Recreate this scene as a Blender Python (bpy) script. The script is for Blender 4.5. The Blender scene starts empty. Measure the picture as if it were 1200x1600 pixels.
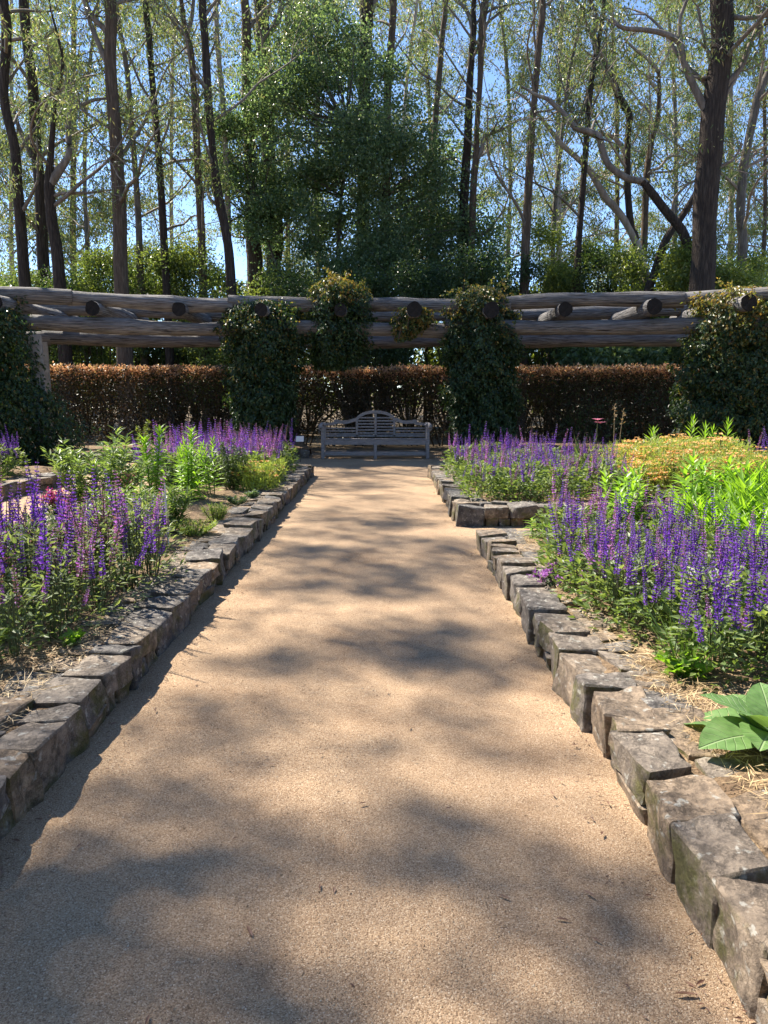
import bpy, math, random
import numpy as np
from mathutils import Vector, Matrix
random.seed(7)
rng = np.random.default_rng(11)
S = bpy.context.scene
COL = S.collection
R = math.radians
TAU = math.tau

# ------------------------------------------------------------------ camera, light, exposure
F, PITCH, EYE = 1155.0, R(9.25), 1.5
cam = bpy.data.cameras.new('camera')
cam.sensor_fit = 'VERTICAL'; cam.sensor_height = 36.0; cam.lens = 36.0 * F / 1600.0
cam.clip_start = 0.05; cam.clip_end = 2000
co = bpy.data.objects.new('camera', cam); COL.objects.link(co)
co.location = (0, 0, EYE); co.rotation_euler = (R(90) - PITCH, 0, 0)
S.camera = co

SUN_EL, SUN_AZ = R(51), R(-50)          # azimuth from +Y, negative towards -X (ahead and to the left)
sunvec = Vector((math.sin(SUN_AZ) * math.cos(SUN_EL), math.cos(SUN_AZ) * math.cos(SUN_EL), math.sin(SUN_EL)))
W = bpy.data.worlds.new('World'); S.world = W; W.use_nodes = True
wn = W.node_tree.nodes; wl = W.node_tree.links; wn.clear()
sky = wn.new('ShaderNodeTexSky'); sky.sky_type = 'NISHITA'; sky.sun_disc = False
sky.sun_elevation = SUN_EL; sky.sun_rotation = SUN_AZ % TAU
sky.air_density = 0.7; sky.dust_density = 0.0; sky.ozone_density = 3.0; sky.altitude = 900
bg = wn.new('ShaderNodeBackground'); bg.inputs[1].default_value = 0.12
out = wn.new('ShaderNodeOutputWorld')
wl.new(sky.outputs[0], bg.inputs[0]); wl.new(bg.outputs[0], out.inputs[0])
sl = bpy.data.lights.new('sun', 'SUN'); sl.energy = 5.0; sl.angle = R(0.53); sl.color = (1.0, 0.92, 0.79)
so = bpy.data.objects.new('sun', sl); COL.objects.link(so)
so.rotation_euler = sunvec.to_track_quat('Z', 'Y').to_euler(); so.location = (-20, 20, 40)
S.view_settings.view_transform = 'Standard'; S.view_settings.look = 'None'
S.view_settings.gamma = 1.0; S.view_settings.exposure = 1.5; S.view_settings.use_curve_mapping = False
S.render.engine = 'CYCLES'
S.cycles.use_denoising = True
S.cycles.max_bounces = 8; S.cycles.diffuse_bounces = 4; S.cycles.transmission_bounces = 4; S.cycles.glossy_bounces = 2
S.cycles.sample_clamp_indirect = 8

# ------------------------------------------------------------------ measuring helper: a spot of the place at forward distance y
def at(px, py, y):
    a = (px - 600) / F; b = (800 - py) / F
    d = (a, math.cos(PITCH) + b * math.sin(PITCH), -math.sin(PITCH) + b * math.cos(PITCH))
    t = y / d[1]
    return np.array([d[0] * t, y, EYE + d[2] * t])

# ------------------------------------------------------------------ materials
def srgb(r, g, b):
    f = lambda c: c / 12.92 if c <= .04045 else ((c + .055) / 1.055) ** 2.4
    return (f(r / 255), f(g / 255), f(b / 255), 1)
def new_mat(name):
    m = bpy.data.materials.new(name); m.use_nodes = True
    n = m.node_tree.nodes; n.clear()
    o = n.new('ShaderNodeOutputMaterial')
    return m, n, m.node_tree.links, o
def ramp(n, stops):
    r = n.new('ShaderNodeValToRGB'); e = r.color_ramp.elements
    while len(e) < len(stops): e.new(.5)
    for i, (p, c) in enumerate(stops):
        e[i].position = p; e[i].color = c if len(c) == 4 else (*c, 1)
    return r
def leaf_mat(name, cols, trans=.35, tint=(1.25, 1.2, .55), rough=.42, spec=.5):
    m, n, l, o = new_mat(name)
    g = n.new('ShaderNodeNewGeometry')
    k = len(cols)
    rp = ramp(n, [(i / max(1, k - 1), c) for i, c in enumerate(cols)])
    l.new(g.outputs['Random Per Island'], rp.inputs[0])
    p = n.new('ShaderNodeBsdfPrincipled'); p.inputs['Roughness'].default_value = rough
    p.inputs['Specular IOR Level'].default_value = spec
    l.new(rp.outputs[0], p.inputs['Base Color'])
    if trans > 0:
        t = n.new('ShaderNodeBsdfTranslucent')
        mx = n.new('ShaderNodeMix'); mx.data_type = 'RGBA'; mx.blend_type = 'MULTIPLY'; mx.inputs[0].default_value = 1
        l.new(rp.outputs[0], mx.inputs[6]); mx.inputs[7].default_value = (tint[0] * 1.6, tint[1] * 1.6, tint[2] * 1.6, 1)
        l.new(mx.outputs[2], t.inputs[0])
        ms = n.new('ShaderNodeMixShader'); ms.inputs[0].default_value = trans
        l.new(p.outputs[0], ms.inputs[1]); l.new(t.outputs[0], ms.inputs[2]); l.new(ms.outputs[0], o.inputs[0])
    else:
        l.new(p.outputs[0], o.inputs[0])
    return m
def noise_mat(name, stops, scale=6, stretch=(1, 1, 1), detail=6, bump=.4, bscale=None, rough=.85, dist=.02, coord='Object', objvar=0.0, rot=None, spec=.3, cracks=False):
    m, n, l, o = new_mat(name)
    tc = n.new('ShaderNodeTexCoord'); mp = n.new('ShaderNodeMapping'); mp.inputs['Scale'].default_value = stretch
    if rot: mp.inputs['Rotation'].default_value = rot
    l.new(tc.outputs[coord], mp.inputs[0])
    tx = n.new('ShaderNodeTexNoise'); tx.inputs['Scale'].default_value = scale; tx.inputs['Detail'].default_value = detail; tx.inputs['Roughness'].default_value = .65
    l.new(mp.outputs[0], tx.inputs[0])
    rp = ramp(n, stops); l.new(tx.outputs[0], rp.inputs[0])
    p = n.new('ShaderNodeBsdfPrincipled'); p.inputs['Roughness'].default_value = rough; p.inputs['Specular IOR Level'].default_value = spec
    csock = rp.outputs[0]
    if cracks:                                                      # drying splits along the grain
        m2 = n.new('ShaderNodeMapping'); m2.inputs['Scale'].default_value = (.5, 22, 22); l.new(tc.outputs[coord], m2.inputs[0])
        cn = n.new('ShaderNodeTexNoise'); cn.inputs['Scale'].default_value = 1.6; cn.inputs['Detail'].default_value = 4; cn.inputs['Distortion'].default_value = .6; l.new(m2.outputs[0], cn.inputs[0])
        cr = ramp(n, [(.30, (.08, .08, .08)), (.40, (1, 1, 1)), (.62, (1, 1, 1)), (.70, (1.35, 1.33, 1.3))]); l.new(cn.outputs[0], cr.inputs[0])
        cm = n.new('ShaderNodeMix'); cm.data_type = 'RGBA'; cm.blend_type = 'MULTIPLY'; cm.inputs[0].default_value = 1; l.new(csock, cm.inputs[6]); l.new(cr.outputs[0], cm.inputs[7]); csock = cm.outputs[2]
    if objvar:
        oi = n.new('ShaderNodeObjectInfo'); hv = n.new('ShaderNodeHueSaturation')
        ma = n.new('ShaderNodeMapRange'); ma.inputs[3].default_value = 1 - objvar; ma.inputs[4].default_value = 1 + objvar
        l.new(oi.outputs['Random'], ma.inputs[0]); l.new(ma.outputs[0], hv.inputs['Value']); l.new(csock, hv.inputs['Color']); csock = hv.outputs[0]
    l.new(csock, p.inputs['Base Color'])
    if bump:
        t2 = n.new('ShaderNodeTexNoise'); t2.inputs['Scale'].default_value = bscale or scale * 3; t2.inputs['Detail'].default_value = 8
        l.new(mp.outputs[0], t2.inputs[0])
        b = n.new('ShaderNodeBump'); b.inputs['Strength'].default_value = bump; b.inputs['Distance'].default_value = dist
        l.new(t2.outputs[0], b.inputs['Height']); l.new(b.outputs[0], p.inputs['Normal'])
    l.new(p.outputs[0], o.inputs[0])
    return m

M = {}
# gravel path: pale angular grit over tan sand
def path_mat():
    m, n, l, o = new_mat('sand_gravel')
    tc = n.new('ShaderNodeTexCoord')
    v = n.new('ShaderNodeTexVoronoi'); v.inputs['Scale'].default_value = 300; l.new(tc.outputs['Object'], v.inputs[0])
    v2 = n.new('ShaderNodeTexVoronoi'); v2.inputs['Scale'].default_value = 120; l.new(tc.outputs['Object'], v2.inputs[0])
    sp = n.new('ShaderNodeSeparateColor'); l.new(v.outputs['Color'], sp.inputs[0])
    rp = ramp(n, [(0, (.19, .122, .076)), (.3, (.33, .224, .136)), (.7, (.41, .290, .183)), (.92, (.48, .358, .24)), (1, (.60, .485, .36))])
    l.new(sp.outputs[0], rp.inputs[0])
    n1 = n.new('ShaderNodeTexNoise'); n1.inputs['Scale'].default_value = 1.3; n1.inputs['Detail'].default_value = 7; n1.inputs['Roughness'].default_value = .7
    l.new(tc.outputs['Object'], n1.inputs[0])
    r2 = ramp(n, [(.28, (.66, .60, .56)), (.45, (.92, .89, .87)), (.6, (1, .98, .96)), (.75, (1.06, 1.04, 1.02))]); l.new(n1.outputs[0], r2.inputs[0])
    mx = n.new('ShaderNodeMix'); mx.data_type = 'RGBA'; mx.blend_type = 'MULTIPLY'; mx.inputs[0].default_value = 1
    l.new(rp.outputs[0], mx.inputs[6]); l.new(r2.outputs[0], mx.inputs[7])
    p = n.new('ShaderNodeBsdfPrincipled'); p.inputs['Roughness'].default_value = .9; p.inputs['Specular IOR Level'].default_value = .25
    l.new(mx.outputs[2], p.inputs['Base Color'])
    ad = n.new('ShaderNodeMath'); ad.operation = 'ADD'; l.new(v.outputs['Distance'], ad.inputs[0]); l.new(v2.outputs['Distance'], ad.inputs[1])
    b = n.new('ShaderNodeBump'); b.inputs['Strength'].default_value = .7; b.inputs['Distance'].default_value = .003; b.invert = True
    l.new(ad.outputs[0], b.inputs['Height']); l.new(b.outputs[0], p.inputs['Normal'])
    l.new(p.outputs[0], o.inputs[0])
    return m
M['path'] = path_mat()
M['pebble'] = leaf_mat('grit', [(.17, .105, .062), (.33, .22, .128), (.43, .30, .18), (.52, .385, .25), (.66, .545, .41)], trans=0, rough=.75, spec=.3)
def stone_mat():
    m, n, l, o = new_mat('field_stone')
    tc = n.new('ShaderNodeTexCoord'); oi = n.new('ShaderNodeObjectInfo'); ge = n.new('ShaderNodeNewGeometry')
    va = n.new('ShaderNodeVectorMath'); va.operation = 'ADD'
    ml = n.new('ShaderNodeVectorMath'); ml.operation = 'SCALE'; ml.inputs[3].default_value = 9.0
    cx = n.new('ShaderNodeCombineXYZ')
    for i in range(3): l.new(oi.outputs['Random'], cx.inputs[i])
    l.new(cx.outputs[0], ml.inputs[0]); l.new(tc.outputs['Object'], va.inputs[0]); l.new(ml.outputs[0], va.inputs[1])
    tx = n.new('ShaderNodeTexNoise'); tx.inputs['Scale'].default_value = 16; tx.inputs['Detail'].default_value = 12; tx.inputs['Roughness'].default_value = .7
    l.new(va.outputs[0], tx.inputs[0])
    rp = ramp(n, [(.28, (.045, .04, .036)), (.42, (.125, .108, .094)), (.55, (.22, .19, .16)), (.7, (.33, .29, .245)), (.8, (.44, .40, .35))]); l.new(tx.outputs[0], rp.inputs[0])
    # per-stone tone: warm sandstone to blue-grey basalt
    tn = ramp(n, [(0, (.62, .66, .74)), (.35, (.82, .82, .84)), (.6, (1.05, .98, .90)), (.85, (1.2, 1.04, .86)), (1, (1.3, 1.08, .84))]); l.new(oi.outputs['Random'], tn.inputs[0])
    mx = n.new('ShaderNodeMix'); mx.data_type = 'RGBA'; mx.blend_type = 'MULTIPLY'; mx.inputs[0].default_value = 1
    l.new(rp.outputs[0], mx.inputs[6]); l.new(tn.outputs[0], mx.inputs[7])
    # dark weather streaks / pale lichen
    t2 = n.new('ShaderNodeTexNoise'); t2.inputs['Scale'].default_value = 3.2; t2.inputs['Detail'].default_value = 6; t2.inputs['Roughness'].default_value = .75; l.new(va.outputs[0], t2.inputs[0])
    r3 = ramp(n, [(.50, (0, 0, 0)), (.62, (.9, .9, .9))]); l.new(t2.outputs[0], r3.inputs[0])
    t4 = n.new('ShaderNodeTexNoise'); t4.inputs['Scale'].default_value = 26; t4.inputs['Detail'].default_value = 5; l.new(va.outputs[0], t4.inputs[0])
    r5 = ramp(n, [(.60, (0, 0, 0)), (.66, (.7, .7, .7))]); l.new(t4.outputs[0], r5.inputs[0])
    m5 = n.new('ShaderNodeMix'); m5.data_type = 'RGBA'; l.new(r5.outputs[0], m5.inputs[0]); l.new(mx.outputs[2], m5.inputs[6]); m5.inputs[7].default_value = (.40, .385, .34, 1)
    # moss grows on the upright faces
    sx = n.new('ShaderNodeSeparateXYZ'); l.new(ge.outputs['Normal'], sx.inputs[0])
    up = n.new('ShaderNodeMapRange'); up.inputs[1].default_value = .75; up.inputs[2].default_value = .3; l.new(sx.outputs[2], up.inputs[0])
    mm = n.new('ShaderNodeMath'); mm.operation = 'MULTIPLY'; l.new(up.outputs[0], mm.inputs[0]); l.new(r3.outputs[0], mm.inputs[1])
    m2 = n.new('ShaderNodeMix'); m2.data_type = 'RGBA'; l.new(mm.outputs[0], m2.inputs[0]); l.new(m5.outputs[2], m2.inputs[6]); m2.inputs[7].default_value = (.095, .09, .026, 1)
    p = n.new('ShaderNodeBsdfPrincipled'); p.inputs['Roughness'].default_value = .8; p.inputs['Specular IOR Level'].default_value = .35
    l.new(m2.outputs[2], p.inputs['Base Color'])
    t3 = n.new('ShaderNodeTexNoise'); t3.inputs['Scale'].default_value = 30; t3.inputs['Detail'].default_value = 10; t3.inputs['Roughness'].default_value = .7; l.new(va.outputs[0], t3.inputs[0])
    vv = n.new('ShaderNodeTexVoronoi'); vv.feature = 'DISTANCE_TO_EDGE'; vv.inputs['Scale'].default_value = 7
    wv = n.new('ShaderNodeVectorMath'); wv.operation = 'ADD'; l.new(va.outputs[0], wv.inputs[0])
    wsc = n.new('ShaderNodeVectorMath'); wsc.operation = 'SCALE'; wsc.inputs[3].default_value = .25; l.new(t3.outputs['Color'], wsc.inputs[0]); l.new(wsc.outputs[0], wv.inputs[1]); l.new(wv.outputs[0], vv.inputs[0])
    cr = n.new('ShaderNodeMapRange'); cr.inputs[1].default_value = 0; cr.inputs[2].default_value = .05; cr.inputs[3].default_value = -.35; cr.inputs[4].default_value = 0; l.new(vv.outputs[0], cr.inputs[0])
    ad = n.new('ShaderNodeMath'); ad.operation = 'ADD'; l.new(t3.outputs[0], ad.inputs[0]); l.new(cr.outputs[0], ad.inputs[1])
    b = n.new('ShaderNodeBump'); b.inputs['Strength'].default_value = .75; b.inputs['Distance'].default_value = .022
    l.new(ad.outputs[0], b.inputs['Height']); l.new(b.outputs[0], p.inputs['Normal'])
    l.new(p.outputs[0], o.inputs[0])
    return m
M['stone'] = stone_mat()
M['mortar'] = noise_mat('old_mortar', [(.3, (.09, .08, .065)), (.7, (.22, .19, .155))], scale=14, bump=.8)
M['soil'] = noise_mat('mulched_soil', [(.25, (.07, .045, .028)), (.45, (.16, .105, .062)), (.6, (.26, .18, .105)), (.8, (.36, .26, .155))], scale=14, detail=10, bump=1, bscale=60, dist=.03, rough=.95)
M['litter'] = noise_mat('leaf_litter', [(.3, (.05, .035, .02)), (.5, (.12, .085, .05)), (.7, (.17, .13, .07))], scale=3, detail=10, bump=.8, bscale=20, rough=.95)
M['straw'] = leaf_mat('dry_straw', [(.22, .14, .07), (.42, .29, .15), (.55, .41, .23), (.60, .47, .28)], trans=.1, rough=.6)
M['log'] = noise_mat('weathered_log', [(.30, (.03, .027, .026)), (.42, (.12, .112, .108)), (.56, (.23, .215, .205)), (.75, (.38, .36, .34))], scale=8, stretch=(.28, 6, 6), cracks=True, detail=9, bump=1, bscale=9, dist=.04, rough=.85, objvar=.18)
M['log_end'] = noise_mat('dark_shaded_end_grain', [(.3, (.006, .0055, .0055)), (.7, (.024, .021, .02))], scale=12, bump=.6, rough=.8)  # old dark end grain, blackened further with the shade on the ends
M['post'] = noise_mat('grey_concrete', [(.3, (.22, .20, .18)), (.6, (.34, .315, .285)), (.8, (.42, .39, .35))], scale=6, bump=.35, rough=.85)
M['bench'] = noise_mat('silvered_teak', [(.25, (.17, .15, .15)), (.5, (.27, .245, .24)), (.8, (.36, .33, .32))], scale=9, stretch=(1, 4, 4), bump=.3, rough=.7)
M['bark_dark'] = noise_mat('dark_stringy_bark', [(.25, (.018, .014, .012)), (.5, (.06, .044, .034)), (.75, (.13, .098, .075))], scale=5, stretch=(5, 5, .5), bump=1, bscale=9, dist=.07, rough=.95)
M['bark_brown'] = noise_mat('brown_bark', [(.25, (.045, .032, .024)), (.5, (.115, .08, .056)), (.75, (.21, .155, .11))], scale=5, stretch=(4, 4, .5), bump=.9, bscale=9, dist=.05, rough=.92)
M['bark_pale'] = noise_mat('smooth_pale_bark', [(.25, (.17, .125, .095)), (.5, (.34, .27, .215)), (.75, (.48, .41, .345))], scale=3, stretch=(2, 2, .5), bump=.3, rough=.7)
M['bark_limb'] = noise_mat('pale_sunlit_limb_bark', [(.25, (.09, .07, .055)), (.5, (.20, .165, .135)), (.75, (.34, .29, .245))], scale=4, stretch=(2, 2, .6), bump=.4, rough=.8)  # greyish limb bark, its colour lightened for sun on the twigs
M['bark_grey'] = noise_mat('grey_bark', [(.25, (.06, .05, .042)), (.5, (.15, .128, .108)), (.75, (.25, .22, .19))], scale=5, stretch=(3, 3, .6), bump=.7, rough=.9)
M['euc'] = leaf_mat('eucalyptus_leaf', [(.06, .095, .045), (.10, .145, .06), (.15, .19, .08), (.20, .225, .10), (.16, .12, .08)], trans=.48, tint=(1.15, 1.15, .65), rough=.38)
M['euc_dark'] = leaf_mat('eucalyptus_leaf_dark', [(.04, .065, .034), (.07, .10, .045), (.11, .14, .055)], trans=.42, rough=.35)
M['tree_leaf'] = leaf_mat('glossy_tree_leaf', [(.062, .105, .058), (.105, .155, .08), (.155, .205, .10), (.22, .265, .135)], trans=.5, tint=(1.05, 1.15, .65), rough=.3, spec=.6)
M['shrub_bright'] = leaf_mat('bright_shrub_leaf', [(.09, .13, .036), (.14, .185, .048), (.20, .24, .066)], trans=.42, rough=.4)
M['shrub_dark'] = leaf_mat('dark_shrub_leaf', [(.03, .06, .026), (.052, .09, .033), (.08, .12, .042)], trans=.38, rough=.4)
M['shrub_mid'] = leaf_mat('mid_shrub_leaf', [(.06, .10, .036), (.10, .145, .048), (.15, .195, .066)], trans=.42, rough=.4)
M['shrub_big'] = leaf_mat('broad_shrub_leaf', [(.07, .12, .05), (.11, .165, .075), (.16, .22, .10)], trans=.35, rough=.4)
M['hedge'] = leaf_mat('copper_hedge_leaf', [(.020, .026, .012), (.030, .036, .015), (.048, .038, .018), (.085, .052, .028), (.035, .05, .017)], trans=.14, tint=(1.3, .95, .6), rough=.4)  # bronze-green front leaf, darkened in colour for the shade there
M['hedge_top'] = leaf_mat('copper_sunlit_leaf', [(.20, .13, .075), (.36, .245, .165), (.46, .33, .23), (.27, .26, .10)], trans=.4, tint=(1.3, .95, .7), rough=.4)  # lighter copy for the top, sunlight put into its colour
M['vine'] = leaf_mat('vine_leaf', [(.014, .036, .014), (.024, .055, .02), (.04, .08, .025), (.065, .105, .032)], trans=.28, rough=.42)
M['vine_young'] = leaf_mat('vine_young_leaf', [(.10, .13, .03), (.19, .18, .05), (.27, .17, .06), (.12, .15, .04)], trans=.4, rough=.42)
M['stem'] = noise_mat('green_stem', [(.3, (.06, .085, .03)), (.7, (.12, .14, .05))], scale=20, bump=0, rough=.6)
M['woody'] = noise_mat('woody_stem', [(.3, (.05, .036, .026)), (.7, (.13, .10, .07))], scale=12, stretch=(2, 2, .5), bump=.5, rough=.9)
M['sal_leaf'] = leaf_mat('salvia_leaf', [(.07, .12, .036), (.11, .17, .05), (.16, .23, .07), (.21, .26, .11)], trans=.35, rough=.5)
M['sal_pale'] = leaf_mat('pale_salvia_leaf', [(.10, .15, .065), (.15, .205, .09), (.21, .26, .13)], trans=.38, rough=.55)
M['sal_fl'] = leaf_mat('violet_floret', [(.075, .018, .22), (.125, .033, .34), (.18, .06, .43), (.27, .12, .52)], trans=.35, tint=(1.05, .8, 1.1), rough=.6)
M['sal_pink'] = leaf_mat('mauve_floret', [(.24, .08, .36), (.34, .13, .44), (.40, .20, .46), (.20, .10, .12)], trans=.4, tint=(1.1, .85, 1.0), rough=.6)
M['sal_spent'] = leaf_mat('spent_calyx', [(.10, .045, .06), (.18, .09, .08), (.24, .15, .10), (.16, .06, .22)], trans=.3, tint=(1.1, .9, .8), rough=.7)
M['lily_leaf'] = leaf_mat('lily_leaf', [(.13, .24, .03), (.18, .31, .042), (.24, .38, .06)], trans=.48, tint=(1.15, 1.2, .4), rough=.4)
M['willow_leaf'] = leaf_mat('narrow_leaf', [(.08, .14, .045), (.13, .20, .065), (.20, .27, .10)], trans=.38, rough=.42)
M['grey_leaf'] = leaf_mat('grey_green_leaf', [(.07, .12, .062), (.11, .17, .09), (.15, .21, .12)], trans=.3, rough=.6)
M['yarrow_leaf'] = leaf_mat('ferny_leaf', [(.16, .23, .055), (.24, .32, .08), (.31, .38, .11)], trans=.4, rough=.5)
M['yarrow_fl'] = leaf_mat('apricot_umbel', [(.62, .27, .10), (.70, .40, .15), (.74, .50, .20), (.70, .54, .29), (.52, .19, .09)], trans=.25, tint=(1, .9, .6), rough=.7)
M['magenta'] = leaf_mat('magenta_bract', [(.10, .018, .05), (.24, .035, .11), (.36, .07, .17), (.42, .14, .20)], trans=.35, tint=(1.1, .7, .9), rough=.5)
def broad_mat():
    m, n, l, o = new_mat('felty_broad_leaf'); tc = n.new('ShaderNodeTexCoord'); sx = n.new('ShaderNodeSeparateXYZ'); l.new(tc.outputs['Object'], sx.inputs[0])
    def mth(op, a, b=None):
        k = n.new('ShaderNodeMath'); k.operation = op
        for i, v in enumerate((a, b)):
            if v is None: continue
            if isinstance(v, (int, float)): k.inputs[i].default_value = v
            else: l.new(v, k.inputs[i])
        return k.outputs[0]
    ay = mth('ABSOLUTE', sx.outputs[1]); t = mth('MULTIPLY', mth('SUBTRACT', sx.outputs[0], mth('MULTIPLY', ay, .75)), 9.0)
    side = mth('PINGPONG', t, .5)                                   # side veins sweep forward from the midrib
    vn = n.new('ShaderNodeMapRange'); vn.inputs[1].default_value = .0; vn.inputs[2].default_value = .09; vn.inputs[3].default_value = 1; vn.inputs[4].default_value = 0; l.new(side, vn.inputs[0])
    md = n.new('ShaderNodeMapRange'); md.inputs[1].default_value = .006; md.inputs[2].default_value = .018; md.inputs[3].default_value = 1; md.inputs[4].default_value = 0; l.new(ay, md.inputs[0])
    v = mth('MAXIMUM', mth('MULTIPLY', vn.outputs[0], .55), md.outputs[0])
    nz = n.new('ShaderNodeTexNoise'); nz.inputs['Scale'].default_value = 7; nz.inputs['Detail'].default_value = 6; l.new(tc.outputs['Object'], nz.inputs[0])
    rp = ramp(n, [(.3, (.085, .165, .05)), (.55, (.13, .235, .075)), (.75, (.17, .27, .10))]); l.new(nz.outputs[0], rp.inputs[0])
    mx = n.new('ShaderNodeMix'); mx.data_type = 'RGBA'; l.new(v, mx.inputs[0]); l.new(rp.outputs[0], mx.inputs[6]); mx.inputs[7].default_value = (.26, .36, .17, 1)
    p = n.new('ShaderNodeBsdfPrincipled'); p.inputs['Roughness'].default_value = .55; p.inputs['Specular IOR Level'].default_value = .3; l.new(mx.outputs[2], p.inputs['Base Color'])
    b = n.new('ShaderNodeBump'); b.inputs['Strength'].default_value = .6; b.inputs['Distance'].default_value = .01; b.invert = True; l.new(v, b.inputs['Height']); l.new(b.outputs[0], p.inputs['Normal'])
    tr = n.new('ShaderNodeBsdfTranslucent'); tr.inputs[0].default_value = (.22, .36, .06, 1); ms = n.new('ShaderNodeMixShader'); ms.inputs[0].default_value = .3
    l.new(p.outputs[0], ms.inputs[1]); l.new(tr.outputs[0], ms.inputs[2]); l.new(ms.outputs[0], o.inputs[0]); return m
M['broad'] = broad_mat()
M['strap'] = leaf_mat('strap_leaf', [(.05, .10, .03), (.08, .15, .04), (.12, .19, .06)], trans=.35, rough=.35)
M['pink'] = leaf_mat('pink_petal', [(.55, .20, .30), (.65, .30, .38)], trans=.4, tint=(1, .8, .9), rough=.5)
M['dead_leaf'] = leaf_mat('dead_leaf', [(.10, .045, .028), (.20, .10, .06), (.30, .19, .125)], trans=.05, rough=.6)
M['white'] = noise_mat('white_plaque', [(.3, (.72, .72, .70)), (.7, (.8, .8, .78))], scale=5, bump=0, rough=.4)
M['cane'] = noise_mat('bamboo', [(.3, (.28, .20, .10)), (.7, (.48, .37, .20))], scale=18, stretch=(1, 1, .2), bump=0, rough=.5)

# ------------------------------------------------------------------ mesh building
class MB:
    def __init__(s): s.v = []; s.f3 = []; s.f4 = []; s.m3 = []; s.m4 = []; s.n = 0
    def add(s, v, f, mi=0):
        v = np.asarray(v, float); f = np.asarray(f, np.int64)
        if not len(f): return
        s.v.append(v)
        if f.shape[1] == 3: s.f3.append(f + s.n); s.m3.append(np.full(len(f), mi))
        else: s.f4.append(f + s.n); s.m4.append(np.full(len(f), mi))
        s.n += len(v)
    def mesh(s, name, mats, smooth=False):
        me = bpy.data.meshes.new(name)
        if not isinstance(mats, (list, tuple)): mats = [mats]
        for m in mats: me.materials.append(m)
        v = np.concatenate(s.v) if s.v else np.zeros((0, 3))
        f3 = np.concatenate(s.f3) if s.f3 else np.zeros((0, 3), int)
        f4 = np.concatenate(s.f4) if s.f4 else np.zeros((0, 4), int)
        nl = f3.size + f4.size; nf = len(f3) + len(f4)
        me.vertices.add(len(v)); me.vertices.foreach_set('co', v.astype(np.float32).ravel())
        me.loops.add(nl); me.loops.foreach_set('vertex_index', np.concatenate([f3.ravel(), f4.ravel()]).astype(np.int32))
        me.polygons.add(nf)
        st = np.concatenate([np.arange(len(f3)) * 3, f3.size + np.arange(len(f4)) * 4]).astype(np.int32)
        me.polygons.foreach_set('loop_start', st)
        mi = np.concatenate([np.concatenate(s.m3) if s.m3 else np.zeros(0, int), np.concatenate(s.m4) if s.m4 else np.zeros(0, int)]).astype(np.int32)
        me.polygons.foreach_set('material_index', mi)
        sm = np.full(nf, smooth) if isinstance(smooth, bool) else smooth
        me.polygons.foreach_set('use_smooth', sm)
        me.update(calc_edges=True)
        return me
    def build(s, name, mats, parent=None, smooth=False, kind=None, label=None):
        o = bpy.data.objects.new(name, s.mesh(name, mats, smooth)); COL.objects.link(o)
        if parent: o.parent = parent
        if kind: o['kind'] = kind
        if label: o['label'] = label
        return o
def put(name, mesh, parent=None, loc=(0, 0, 0), rot=(0, 0, 0), sc=(1, 1, 1)):
    o = bpy.data.objects.new(name, mesh); COL.objects.link(o)
    if parent: o.parent = parent
    o.location = loc; o.rotation_euler = rot; o.scale = sc if hasattr(sc, '__len__') else (sc, sc, sc)
    return o
def tag(o, label, cat, group=None):
    o['label'] = label; o['category'] = cat
    if group: o['group'] = group
    return o
def thing(name, label, cat, loc=(0, 0, 0), rz=0, group=None):
    o = bpy.data.objects.new(name, None); COL.objects.link(o)
    o.empty_display_size = .1; o.location = loc; o.rotation_euler = (0, 0, rz)
    return tag(o, label, cat, group)
def unit(a): return a / np.maximum(1e-9, np.linalg.norm(a, axis=-1, keepdims=True))
def rdir(n): return unit(rng.normal(size=(n, 3)))
def tube(mb, pts, rad, sides=6, mi=0, cap=True):
    p = np.asarray(pts, float); n = len(p)
    rad = np.broadcast_to(np.asarray(rad, float), (n,))
    t = unit(np.gradient(p, axis=0))
    ref = np.array([0, 0, 1.]) if abs(t[:, 2].mean()) < .8 else np.array([0, 1., 0])
    u = unit(np.cross(t, ref)); w = np.cross(t, u)
    a = np.arange(sides) / sides * TAU
    ring = p[:, None] + rad[:, None, None] * (np.cos(a)[None, :, None] * u[:, None] + np.sin(a)[None, :, None] * w[:, None])
    i, j = np.meshgrid(np.arange(n - 1), np.arange(sides), indexing='ij'); j2 = (j + 1) % sides
    f = np.stack([i * sides + j, i * sides + j2, (i + 1) * sides + j2, (i + 1) * sides + j], -1).reshape(-1, 4)
    mb.add(ring.reshape(-1, 3), f, mi)
def disc(mb, c, nrm, r, sides=14, mi=0):
    nrm = unit(np.asarray(nrm, float)); ref = np.array([0, 0, 1.]) if abs(nrm[2]) < .8 else np.array([0, 1., 0])
    u = unit(np.cross(ref, nrm)); w = np.cross(nrm, u); a = np.arange(sides) / sides * TAU
    jj = 1 + rng.uniform(-.06, .06, sides)
    v = np.concatenate([[np.asarray(c, float)], np.asarray(c) + r * jj[:, None] * (np.cos(a)[:, None] * u + np.sin(a)[:, None] * w)])
    k = np.arange(sides); mb.add(v, np.stack([np.zeros(sides, int), 1 + k, 1 + (k + 1) % sides], -1), mi)
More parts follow.
